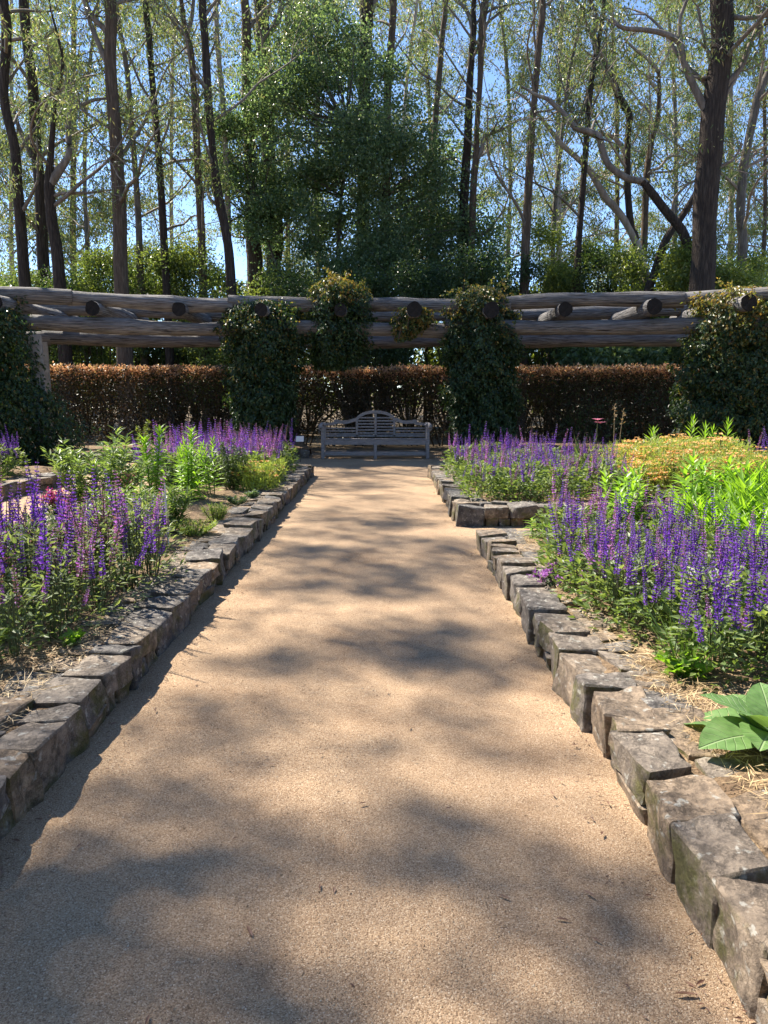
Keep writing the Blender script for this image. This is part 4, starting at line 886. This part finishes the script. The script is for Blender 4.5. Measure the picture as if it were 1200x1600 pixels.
def mound_mesh(name, mats, n, r, h, L, Wd, seed=0, stems=8, shape=.8):
    m = MB(); a = rng.uniform(0, TAU, n); f = rng.random(n) ** .5; z = h * rng.random(n) ** .9; prof = np.sqrt(np.clip(1 - (z / h) ** 2 * shape, .05, 1))
    p = np.column_stack([np.cos(a) * r * f * prof, np.sin(a) * r * f * prof, z]); d = unit(np.column_stack([np.cos(a), np.sin(a), np.full(n, .35)]) + rdir(n) * .7)
    leaves(m, p, d, L * rng.uniform(.6, 1.3, n), Wd * rng.uniform(.7, 1.2, n), 0, unit(rdir(n) * .7 + [0, 0, .9]))
    for k in range(stems):
        a = rng.uniform(0, TAU); q = r * .6 * rng.random(); tube(m, [(math.cos(a) * q * .3, math.sin(a) * q * .3, -.03), (math.cos(a) * q, math.sin(a) * q, h * .85)], .003, 3, 1)
    return m.mesh(name, mats)
SAL = [mound_mesh('foliage', [M['sal_leaf'], M['stem']], 420, .24, .31, .055, .026) for _ in range(4)]
SAL2 = [mound_mesh('foliage', [M['sal_pale'], M['stem']], 230, .23, .40, .05, .018, stems=14) for _ in range(4)]
def salvia(x, y, label, group, ns=10, sc=1.0, mix=(.6, .3, .1), z=.185, spread=.19, name='salvia_plant', hs=1.0, fol=None):
    t = thing(name, label, 'salvia', (x, y, z), random.uniform(0, TAU), group)
    f = put('foliage', random.choice(fol or SAL), t, (0, 0, 0), (0, 0, 0), (sc, sc, sc * random.uniform(.85, 1.15))); f['kind'] = 'stuff'
    for i in range(ns):
        a = random.uniform(0, TAU); q = spread * sc * math.sqrt(random.random()); kind = random.choices(('full', 'mid', 'spent'), mix)[0]; s = sc * random.uniform(.75, 1.25) * hs
        put('flower_spike', random.choice(SPK[kind]), t, (math.cos(a) * q, math.sin(a) * q, .10 * sc * hs * random.uniform(.6, 1.3)), (random.gauss(0, .17), random.gauss(0, .17), random.uniform(0, TAU)), (s * 1.15, s * 1.15, s * random.uniform(.7, 1.25)))
# near right drift
k = 0
pts = []
for tries in range(4000):
    y = random.uniform(3.3, 6.5); x = random.uniform(1.2, 3.4)
    xmin = 1.30 + .16 * max(0, 4.4 - y) ; xmax = 1.45 + .5 * (y - 2.2)
    if y > 5.6: xmin, xmax = 1.5, 2.3
    if x < xmin or x > min(xmax, 3.2) or (y > 4.9 and x > 2.35): continue
    if all((x - a) ** 2 + (y - b) ** 2 > .26 ** 2 for a, b in pts): pts.append((x, y))
for x, y in pts[:46]:
    pinkish = (.35, .55, .1) if (y > 5.6) else (.8, .15, .05)  # extra mauve spikes at the back stand in for backlight
    lab = 'back row, below the lime lilies,' if y > 5.5 else 'front row, nearest the stone edging,' if x < 1.62 + .16 * max(0, 4.4 - y) + .1 * max(0, y - 4.4) else 'middle'
    salvia(x, y, 'violet salvia in the %s of the big near right drift' % lab, 'violet salvias of the near right drift', ns=11, sc=random.uniform(.9, 1.1), mix=pinkish, hs=1.1)
# near left drift
pts = []
for tries in range(3000):
    y = random.uniform(3.3, 5.4); x = random.uniform(-3.0, -1.68)
    if x > -1.62 - .13 * max(0, 4.2 - y) * 2: continue
    if x / y < -.60: continue
    if all((x - a) ** 2 + (y - b) ** 2 > .24 ** 2 for a, b in pts): pts.append((x, y))
for x, y in pts[:26]:
    salvia(x, y, 'tall violet salvia at the back of the near left drift' if y > 4.4 else 'violet and mauve salvia at the front of the near left drift', 'salvias at the near left', ns=9 if y > 3.9 else 3, sc=1.2 if y > 3.9 else .95, mix=(.40, .28, .32), hs=1.25, fol=SAL2)
# middle right drift
pts = []
for tries in range(3000):
    y = random.uniform(8.75, 12.6); x = random.uniform(1.15, 3.3)
    if x > 2.95 + .1 * (y - 9) or (y > 11.2 and x > 2.6): continue
    if all((x - a) ** 2 + (y - b) ** 2 > .30 ** 2 for a, b in pts): pts.append((x, y))
for x, y in pts[:44]:
    salvia(x, y, 'violet salvia just behind the dark cross path stones' if y < 9.8 else 'violet salvia at the far side of the drift below the right ivy pillar', 'violet salvias beyond the cross path', ns=8, sc=random.uniform(1.1, 1.3), mix=(.55, .3, .15), z=.2, hs=1.1)
# far left drift by the path
pts = []
for tries in range(3000):
    y = random.uniform(10.4, 13.1); x = random.uniform(-3.4, -1.55)
    if x > -1.72: continue
    if all((x - a) ** 2 + (y - b) ** 2 > .30 ** 2 for a, b in pts): pts.append((x, y))
for x, y in pts[:34]:
    salvia(x, y, 'mauve salvia at the far end of the left bed', 'mauve salvias at the far end of the left bed', ns=12, sc=1.35, mix=(.5, .4, .1), hs=1.15)
for x, y in ((-5.9, 10.6), (-6.2, 10.9), (-6.0, 11.3), (-6.4, 11.5), (-6.6, 10.5), (-6.1, 11.9), (-6.7, 11.8), (-6.9, 11.2)):
    salvia(x, y, 'shaded violet salvia in the bed at the left edge', 'shaded salvias at the left edge', ns=14, sc=1.45, mix=(.9, .1, 0))
for x, y in ((5.55, 10.6), (5.75, 10.3), (5.9, 10.9)):
    salvia(x, y, 'violet salvia at the right edge behind the apricot yarrow', 'violet salvias behind the yarrow', ns=5, sc=1.5, mix=(.9, .1, 0))

# lilies: upright stems clothed in narrow leaves
m = MB()
for s_ in (-1, 1):
    pass
def strap_mesh(L=1.0, wd=.13, mat='lily_leaf', droop=.35, nm='leaf'):
    m = MB(); n = 5; t = np.linspace(0, 1, n); x = t * L; z = -droop * t ** 2 * L; hw = wd / 2 * L * np.array([.45, .95, 1, .62, .03])
    v = np.concatenate([np.column_stack([x, -hw, z + hw * .35]), np.column_stack([x, np.zeros(n), z]), np.column_stack([x, hw, z + hw * .35])]); f = []
    for r_ in (0, 1):
        for i in range(n - 1): f.append((r_ * n + i, r_ * n + i + 1, (r_ + 1) * n + i + 1, (r_ + 1) * n + i))
    m.add(v, f); return m.mesh(nm, M[mat], True)
LEAF_ME = [strap_mesh(1, .2, droop=d) for d in (.15, .35, .6)]
def lily(x, y, label, hs, z=.19, leafL=.21, nleaf=44, group=None, sep=True, spread=.12, mats=None):
    t = thing('lily_plant', label, 'lily', (x, y, z), 0, group); ms = mats or LEAF_ME
    for h in hs:
        a = random.uniform(0, TAU); q = spread * random.random() if len(hs) > 1 else 0; lx, ly = math.cos(a) * q, math.sin(a) * q; tilt = (random.gauss(0, .06), random.gauss(0, .06), 0)
        m = MB(); tube(m, [(0, 0, -.02), (.004, .003, h * .5), (0, 0, h)], [.007, .006, .003], 5); st = m.build('stem', M['stem'], t, True); st.location = (lx, ly, 0); st.rotation_euler = tilt
        mj = MB()
        for i in range(nleaf):
            f = (i + .5) / nleaf; zz = h * (.06 + .95 * f); an = i * 2.4 + random.uniform(-.3, .3); el = .15 + .95 * f ** 2 + random.uniform(-.15, .15); Lf = leafL * (1.0 - .45 * f ** 3) * random.uniform(.8, 1.15)
            if sep: put('leaf', random.choice(ms), st, (0, 0, zz), (0, -el, an), Lf)
            else:
                d = np.array([math.cos(an) * math.cos(el), math.sin(an) * math.cos(el), math.sin(el)]); leaves(mj, [(0, 0, zz)], [d], Lf, Lf * .17, 0, np.array([[0, 0, 1.]]))
        if mj.n:
            o = mj.build('foliage', M['lily_leaf'] if not mats else M['willow_leaf'], st)
lily(2.18, 6.45, 'bright green leafy lily clump behind the near right salvia', [.56, .62, .5, .6, .46], spread=.26, nleaf=34)
lily(2.05, 6.2, 'shorter bright lily at the left of the clump behind the salvia', [.42, .5, .46], spread=.16, nleaf=30)
lily(2.78, 6.7, 'tallest bright green lily stems near the right edge', [.74, .66, .6, .5], spread=.2, leafL=.23, nleaf=46)
lily(3.12, 6.35, 'broad lily clump at the right edge beside the tallest stems', [.70, .62, .66, .54, .6], spread=.3, leafL=.23, nleaf=40)
lily(3.35, 6.0, 'fresh green lily stems cut by the right edge', [.74, .66, .7], spread=.25, leafL=.24, nleaf=40)
lily(2.7, 8.05, 'young lily shoots in front of the apricot yarrow', [.48, .40], leafL=.19, nleaf=40, sep=False)
lily(1.42, 6.62, 'small pale green leafy plant on the far corner of the near right bed', [.16, .13, .12], leafL=.11, nleaf=22, spread=.10)
lily(1.72, 6.75, 'tiny shoot between the corner plant and the salvia', [.2], leafL=.09, nleaf=18, sep=False)
for i, (px, top, lab) in enumerate(((1022, 672, 'short lily shoot at the left behind the yarrow'), (1076, 656, 'tall lily shoot behind the yarrow'), (1100, 668, 'middle lily shoot behind the yarrow'), (1118, 672, 'shorter lily shoot right of the middle one behind the yarrow'), (1136, 660, 'broad lily shoot at the right behind the yarrow'))):
    p = at(px, top, 11.6); lily(p[0], 11.6, lab, [p[2] - .2], leafL=.23, nleaf=50, sep=False)
lily(-2.78, 8.75, 'tall pale green lily stem standing left of its shorter twin in the left bed', [.86, .76], leafL=.23, nleaf=80, spread=.06)
lily(-2.36, 8.85, 'bright lily stem right of the tallest one in the left bed', [.82, .6], leafL=.21, nleaf=84, spread=.08)
lily(-2.2, 9.3, 'dull green leafy stem behind the bright left lilies', [.72, .66, .6], leafL=.16, nleaf=56, sep=False, spread=.12)
lily(-2.6, 9.5, 'soft green stems filling between the left lilies', [.62, .55, .7, .6], leafL=.15, nleaf=50, sep=False, spread=.2)

# narrow leaved bushes on the left
def bush(name, label, x, y, mat, n, r, h, L, Wd, cat='bush', z=.19, stems=14, top=None, upright=.5, group=None):
    t = thing(name, label, cat, (x, y, z), 0, group); mw, ml = MB(), MB()
    for k in range(stems):
        a = rng.uniform(0, TAU); q = r * math.sqrt(rng.random()); hh = h * rng.uniform(.7, 1.05) * (1 - .3 * (q / r) ** 2)
        s = smooth_line([(math.cos(a) * q * .25, math.sin(a) * q * .25, -.03), (math.cos(a) * q * .7, math.sin(a) * q * .7, hh * .5), (math.cos(a) * q, math.sin(a) * q, hh)], 4); tube(mw, s, np.linspace(.005, .002, len(s)), 4)
        k2 = n // stems; f = .12 + .88 * rng.random(k2); i = f * (len(s) - 1); i0 = np.minimum(i.astype(int), len(s) - 2); p = s[i0] + (s[i0 + 1] - s[i0]) * (i - i0)[:, None]
        an = rng.uniform(0, TAU, k2); d = np.column_stack([np.cos(an), np.sin(an), upright + rng.normal(0, .3, k2)])
        leaves(ml, p, d, L * rng.uniform(.6, 1.2, k2), Wd * rng.uniform(.7, 1.2, k2), 0, unit(rdir(k2) * .6 + [0, 0, 1]))
        if top: 
            kk = 26; leaves(ml, np.repeat(s[-1:], kk, 0) + rng.normal(0, .018, (kk, 3)), rdir(kk) + [0, 0, .6], .03 * rng.uniform(.6, 1.3, kk), .018, 1)
    mw.build('stem', M['stem'], t, True, kind='stuff'); o = ml.build('foliage', [M[mat]] + ([M[top]] if top else []), t)
    return t
bush('leafy_bush', 'willowy narrow leaved bush left of the tall lilies', -3.05, 7.9, 'willow_leaf', 2600, .58, .92, .11, .026, stems=34)
bush('leafy_bush', 'narrow leaved green clump right behind the near left salvia', -2.25, 6.3, 'willow_leaf', 1300, .36, .55, .13, .022, stems=22)
bush('leafy_bush', 'pale narrow leaved clump in the gap left of the ferny tuft', -2.05, 6.9, 'willow_leaf', 800, .25, .50, .12, .02, stems=14)
bush('leafy_bush', 'grey green soft mound behind the lilies in the left bed', -2.95, 10.2, 'grey_leaf', 2600, .55, .5, .07, .02, stems=40)
bush('leafy_bush', 'dark upright bush between the lilies and the far mauve salvia', -2.05, 9.9, 'shrub_dark', 1800, .24, .72, .06, .018, stems=26)
bush('leafy_bush', 'fresh green mound under the far left mauve salvia', -1.85, 10.3, 'yarrow_leaf', 2200, .32, .5, .05, .016, stems=30)
bush('flowering_plant', 'bushy plant with dusky magenta flower heads at the left', -3.28, 7.35, 'shrub_dark', 500, .17, .33, .05, .025, cat='flower', stems=24, top='magenta')
bush('flowering_plant', 'small dark crimson plant behind the willowy bush', -3.25, 9.3, 'magenta', 700, .16, .30, .04, .022, cat='flower', stems=20, top='magenta')
bush('ferny_tuft', 'light ferny tuft beside the left stone edging', -1.78, 6.75, 'yarrow_leaf', 1500, .24, .16, .05, .008, cat='plant', stems=34, z=.18)
bush('ferny_tuft', 'darker ferny tuft just behind the light one', -1.72, 7.5, 'yarrow_leaf', 900, .15, .2, .05, .008, cat='plant', stems=24, z=.18)
bush('ferny_tuft', 'small grey leaved seedling on bare soil in the left bed', -1.75, 8.6, 'grey_leaf', 300, .13, .12, .06, .02, cat='plant', stems=12, z=.18)
bush('ferny_tuft', 'low grey seedling nearest the edging in the left bed', -1.62, 9.1, 'grey_leaf', 240, .1, .12, .06, .02, cat='plant', stems=12, z=.18)
bush('low_plant', 'fresh green low foliage at the left edge beside the mulch', -1.98, 3.35, 'sal_leaf', 700, .26, .22, .06, .03, cat='plant', stems=20, z=.18)
bush('low_plant', 'small clover like plant beside the near left edging', -1.66, 3.75, 'lily_leaf', 60, .07, .07, .05, .045, cat='plant', stems=8, z=.18)
bush('low_plant', 'grey mauve flowered mat on the near right edging', 1.22, 4.95, 'grey_leaf', 700, .2, .14, .035, .012, cat='plant', stems=11, z=.17, top='sal_pink')
bush('low_plant', 'round leaved green plant at the near corner of the right salvia', 1.40, 3.28, 'lily_leaf', 120, .12, .10, .055, .05, cat='plant', stems=12, z=.18)
bush('low_plant', 'silvery mound between the middle salvia and the yarrow', 3.0, 11.8, 'grey_leaf', 2200, .5, .32, .05, .02, cat='plant', stems=40, z=.2)
bush('low_plant', 'low grey green cushion at the back of the right bed', 1.9, 13.6, 'grey_leaf', 1600, .6, .25, .06, .02, cat='plant', stems=40, z=.1)
bush('low_plant', 'white flecked cover plant at the foot of the yarrow', 3.2, 8.7, 'sal_leaf', 900, .35, .18, .05, .03, cat='plant', stems=24, z=.2)
bush('low_plant', 'yellow green cover plant right of the dark cross path stones', 4.0, 8.75, 'shrub_bright', 1000, .4, .2, .05, .03, cat='plant', stems=24, z=.2)
bush('low_plant', 'pale mounded plant below the hedge at the left', -4.2, 14.2, 'willow_leaf', 900, .4, .35, .07, .03, cat='plant', stems=24, z=.15)
bush('low_plant', 'leafy sprig with a red tip before the left hedge', -5.2, 15.9, 'shrub_bright', 300, .2, .95, .09, .04, cat='plant', stems=5, z=.15)
for x, y, h in ((2.62, 5.55, .50), (2.88, 5.75, .60), (2.85, 5.3, .52), (3.1, 6.0, .68), (2.55, 5.95, .48), (3.0, 5.5, .6), (3.3, 6.3, .75), (2.72, 5.05, .42)):
    bush('leafy_bush', 'lush yellow green foliage filling the right edge behind the salvia', x, y, 'lily_leaf', 620, .24, h, .22, .028, stems=18, upright=.9, group='lush foliage at the right edge')

# strap leaved plants
def strappy(label, x, y, n, h, wd=.016, z=.18, spread=.09, mat='strap', name='strap_leaved_plant', lean=.5):
    t = thing(name, label, 'plant', (x, y, z)); 
    me = [strap_mesh(1, wd / h, mat, droop=d, nm='leaf') for d in (.1, .3)]
    for i in range(n):
        a = random.uniform(0, TAU); q = spread * math.sqrt(random.random()); put('leaf', random.choice(me), t, (math.cos(a) * q, math.sin(a) * q, 0), (0, -R(90) + abs(random.gauss(0, lean)), a), h * random.uniform(.6, 1.1))
strappy('dark grassy iris tuft at the near corner of the right salvia', 1.47, 3.42, 30, .34, .014, lean=.35)
strappy('fan of grassy blades hanging at the right edge', 3.15, 5.15, 40, .5, .014, lean=.6)
strappy('dark strap leaved clump below the pink flower', 3.75, 13.9, 26, .6, .03, z=.12, spread=.15)
strappy('grassy blades left of the far lilies in the left bed', -3.2, 11.4, 24, .75, .02, lean=.3)
strappy('dark grassy clump at the front of the middle salvia', 1.25, 11.9, 30, .5, .016, z=.2)

# yarrow
def yarrow(x, y, label, group, r=.44, h=.56, heads=60, z=.22):
    h *= random.uniform(.62, .85) + .38 * math.exp(-((x - 4.4) / 1.0) ** 2 - ((y - 10.6) / 1.0) ** 2)
    t = thing('yarrow_plant', label, 'yarrow', (x, y, z), 0, group); mf, ml = MB(), MB(); n = 1500
    a = rng.uniform(0, TAU, n); f = np.sqrt(rng.random(n)); zz = h * rng.random(n); p = np.column_stack([np.cos(a) * r * f, np.sin(a) * r * f, zz]); leaves(ml, p, rdir(n) + [0, 0, .9], rng.uniform(.04, .10, n), rng.uniform(.008, .018, n), 0)
    for k in range(heads):
        a = rng.uniform(0, TAU); q = r * 1.05 * math.sqrt(rng.random()); hz = h * rng.uniform(.62, 1.15) * (1 - .34 * (q / r) ** 2); c = np.array([math.cos(a) * q, math.sin(a) * q, hz])
        tube(ml, [(c[0] * .6, c[1] * .6, 0), c], .003, 3, 1); R0 = rng.uniform(.028, .054); kk = 9
        an = rng.uniform(0, TAU, kk); cc = c + np.column_stack([np.cos(an), np.sin(an), np.zeros(kk)]) * (R0 * np.sqrt(rng.random(kk)))[:, None] + [0, 0, .004]
        leaves(mf, cc - [0, 0, .0], np.column_stack([np.cos(an), np.sin(an), rng.normal(.15, .2, kk)]), R0 * .85, R0 * .75, 0, np.tile([0, 0, 1.], (kk, 1)) + rng.normal(0, .25, (kk, 3)))
    ml.build('foliage', [M['yarrow_leaf'], M['stem']], t); o = mf.build('flower_head', M['yarrow_fl'], t, kind='stuff')
for (x, y) in ((3.25, 9.6), (3.8, 9.3), (4.4, 9.4), (3.35, 10.4), (3.95, 10.1), (4.6, 10.2), (5.15, 9.7), (3.7, 11.0), (4.3, 10.9), (4.95, 10.9), (5.3, 10.4), (4.0, 11.6), (4.7, 11.6)):
    yarrow(x, y, 'apricot and yellow yarrow in the sunlit mass on the right', 'apricot yarrows on the right', heads=95)
for (x, y) in ((-1.72, 10.7), (-1.85, 11.2), (-1.7, 9.9)):
    yarrow(x, y, 'sparse apricot yarrow beside the left edging near the bench', 'apricot yarrows near the left edging', r=.3, h=.42, heads=26, z=.19)

# pink flower and dry stalks
p = at(933, 655, 14.0); t = thing('pink_flower', 'pink open lily flower on a tall stalk before the dark hedge', 'flower', (p[0], 14.0, .12)); m = MB(); tube(m, [(0, 0, 0), (.01, 0, p[2] - .14)], .008, 5); m.build('stem', M['stem'], t)
me = strap_mesh(.12, .42, 'pink', .25, 'petal')
for s in range(2):
    for i in range(6): put('petal', me, t, (.01 + s * .05, -.01, p[2] - .14 - s * .06), (0, -.5, i * TAU / 6 + s))
for px, lab in ((962, 'dry straw coloured seed stalk right of the pink flower'), (970, 'second dry seed stalk, leaning, right of the pink flower')):
    p = at(px, 632 if px < 965 else 640, 14.2); t = thing('dry_stalk', lab, 'plant', (p[0], 14.2, .12)); m = MB(); dx = .05 if px > 965 else -.02; tube(m, [(0, 0, 0), (dx * .3, 0, p[2] * .5), (dx, 0, p[2] - .12)], [.007, .006, .003], 5)
    m.build('stem', M['cane'], t); m = MB(); n = 14; q = np.column_stack([np.full(n, dx), np.zeros(n), p[2] - .12 - rng.random(n) * .3]); leaves(m, q, rdir(n) + [0, 0, .6], .07, .025); m.build('seed_head', M['straw'], t)
for px, pt, pb, y, lab in ((10, 783, 905, 5.2, 'leaning bamboo cane nearest the left edge'), (24, 773, 830, 6.6, 'tallest bamboo cane at the left edge'), (36, 790, 850, 6.2, 'short bamboo cane right of the tallest one'), (47, 766, 830, 6.9, 'far bamboo cane right of the others at the left edge')):
    p = at(px, pt, y); t = MB(); tube(t, [(0, 0, 0), (.02, 0, p[2] - .17)], .007, 6); o = t.build('bamboo_cane', M['cane']); o.location = (p[0], y, .17); tag(o, lab, 'garden cane')
p = at(259, 755, 6.2); m = MB(); tube(m, [(0, 0, 0), (-.01, 0, p[2] - .17)], .006, 6); o = m.build('plant_stake', M['white']); o.location = (p[0], 6.2, .17); tag(o, 'thin white plant stake among the narrow leaved clump', 'plant stake')

# big soft leaved plant at the lower right
def broad_leaf():
    m = MB(); nu, nv = 9, 6; V = []
    for i in range(nu + 1):
        u = i / nu; hw = .40 * math.sin(math.pi * min(1, u * .92 + .06)) ** .75 * (1 - .22 * u)
        if i == nu: hw = .004
        for j in range(-nv // 2, nv // 2 + 1):
            v = j / (nv / 2); V.append((u, hw * v, .10 * abs(v) * hw * 4 * .5 - .55 * u * u * .6 + .018 * math.sin(u * 19 + abs(v) * 3) * abs(v)))
    f = []; w = nv + 1
    for i in range(nu):
        for j in range(nv): f.append((i * w + j, (i + 1) * w + j, (i + 1) * w + j + 1, i * w + j + 1))
    m.add(V, f); me = m.mesh('leaf', M['broad'], True); return me
BL = broad_leaf()
t = thing('broad_leaved_plant', 'low plant with large soft oval leaves at the lower right', 'plant', (1.46, 2.6, .19))
for i in range(13):
    a = i * 2.4 + random.uniform(-.25, .25); el = .08 + .8 * (i / 13); Lf = .34 * (1 - .4 * i / 13) * random.uniform(.9, 1.1)
    put('leaf', BL, t, (math.cos(a) * .02, math.sin(a) * .02, .02 + .05 * i / 13), (random.uniform(-.2, .2), -el, a), (Lf, Lf * 1.0, Lf))

# ------------------------------------------------------------------ fallen leaves and twigs on the path
ml = MB(); ml.add([(0, 0, 0), (.3, .11, .05), (.65, .10, .08), (1, 0, .02), (.65, -.10, .06), (.3, -.11, .03), (.5, 0, -.01)], [(0, 1, 6), (1, 2, 6), (2, 3, 6), (3, 4, 6), (4, 5, 6), (5, 0, 6)])
FM = ml.mesh('fallen_leaf', M['dead_leaf'])
n = 2200; y = 1.4 + 11 * rng.random(n) ** 1.2; side = rng.random(n); x = np.where(side < .42, -1.27 + np.abs(rng.normal(0, .10, n)), np.where(side < .84, .88 - np.abs(rng.normal(0, .10, n)), rng.uniform(-1.2, .8, n)))
a = rng.uniform(0, TAU, n); dm = MB(); Ld = rng.uniform(.005, .024, n) * np.where(rng.random(n) < .12, 1.8, 1)
leaves(dm, np.column_stack([x, y, np.full(n, .010)]), np.column_stack([np.cos(a), np.sin(a), rng.normal(0, .08, n)]), Ld, Ld * rng.uniform(.08, .3, n), nrm=np.tile([0, 0, 1.], (n, 1)) + rng.normal(0, .25, (n, 3)))
o = dm.build('leaf_debris', M['dead_leaf']); o['kind'] = 'stuff'; o['label'] = 'crumbs of bark, twig and leaf lying on the path'
spots = [(395, 1470, .085), (575, 1258, .06), (695, 1268, .05), (640, 1135, .05), (797, 1410, .06), (910, 1395, .07), (868, 1440, .06), (755, 1052, .05), (603, 1080, .05), (1090, 1560, .09), (235, 1590, .06), (505, 1180, .04), (120, 1330, .05), (860, 1240, .05), (940, 1478, .05), (500, 1385, .05), (700, 1220, .04), (880, 1225, .045), (430, 960, .05), (690, 940, .05), (560, 880, .05)]
for i, (px, py, L) in enumerate(spots):
    b = (800 - py) / F; d = (math.cos(PITCH) + b * math.sin(PITCH), -math.sin(PITCH) + b * math.cos(PITCH)); tt = -EYE / d[1]
    L *= .68; o = put('fallen_leaf', FM, None, ((px - 600) / F * tt, d[0] * tt, .012), (random.uniform(-.15, .15), random.uniform(-.1, .1), random.uniform(0, TAU)), (L, L * .8, L)); tag(o, 'dry brown fallen leaf lying on the gravel path', 'fallen leaf', 'fallen leaves on the path')
# unseen leaf screen added behind the viewpoint to hold back sky light
m = MB(); n = 15000; a = rng.uniform(R(100), R(440), n); a = rng.uniform(R(95), R(265), n); rr = rng.uniform(15, 24, n)
c = np.column_stack([rr * np.sin(a), 4 + rr * np.cos(a), 15 * rng.random(n) ** .9]); leaves(m, c, rdir(n), rng.uniform(.5, .9, n), rng.uniform(.3, .5, n))
o = m.build('unseen_wood_screen', M['shrub_dark']); o['kind'] = 'stuff'; o['label'] = 'unseen leaf screen added behind the viewpoint to hold back sky light'
print('tris', sum(len(x.loops) - 2 * len(x.polygons) for x in bpy.data.meshes))
print('objects', len(bpy.data.objects))
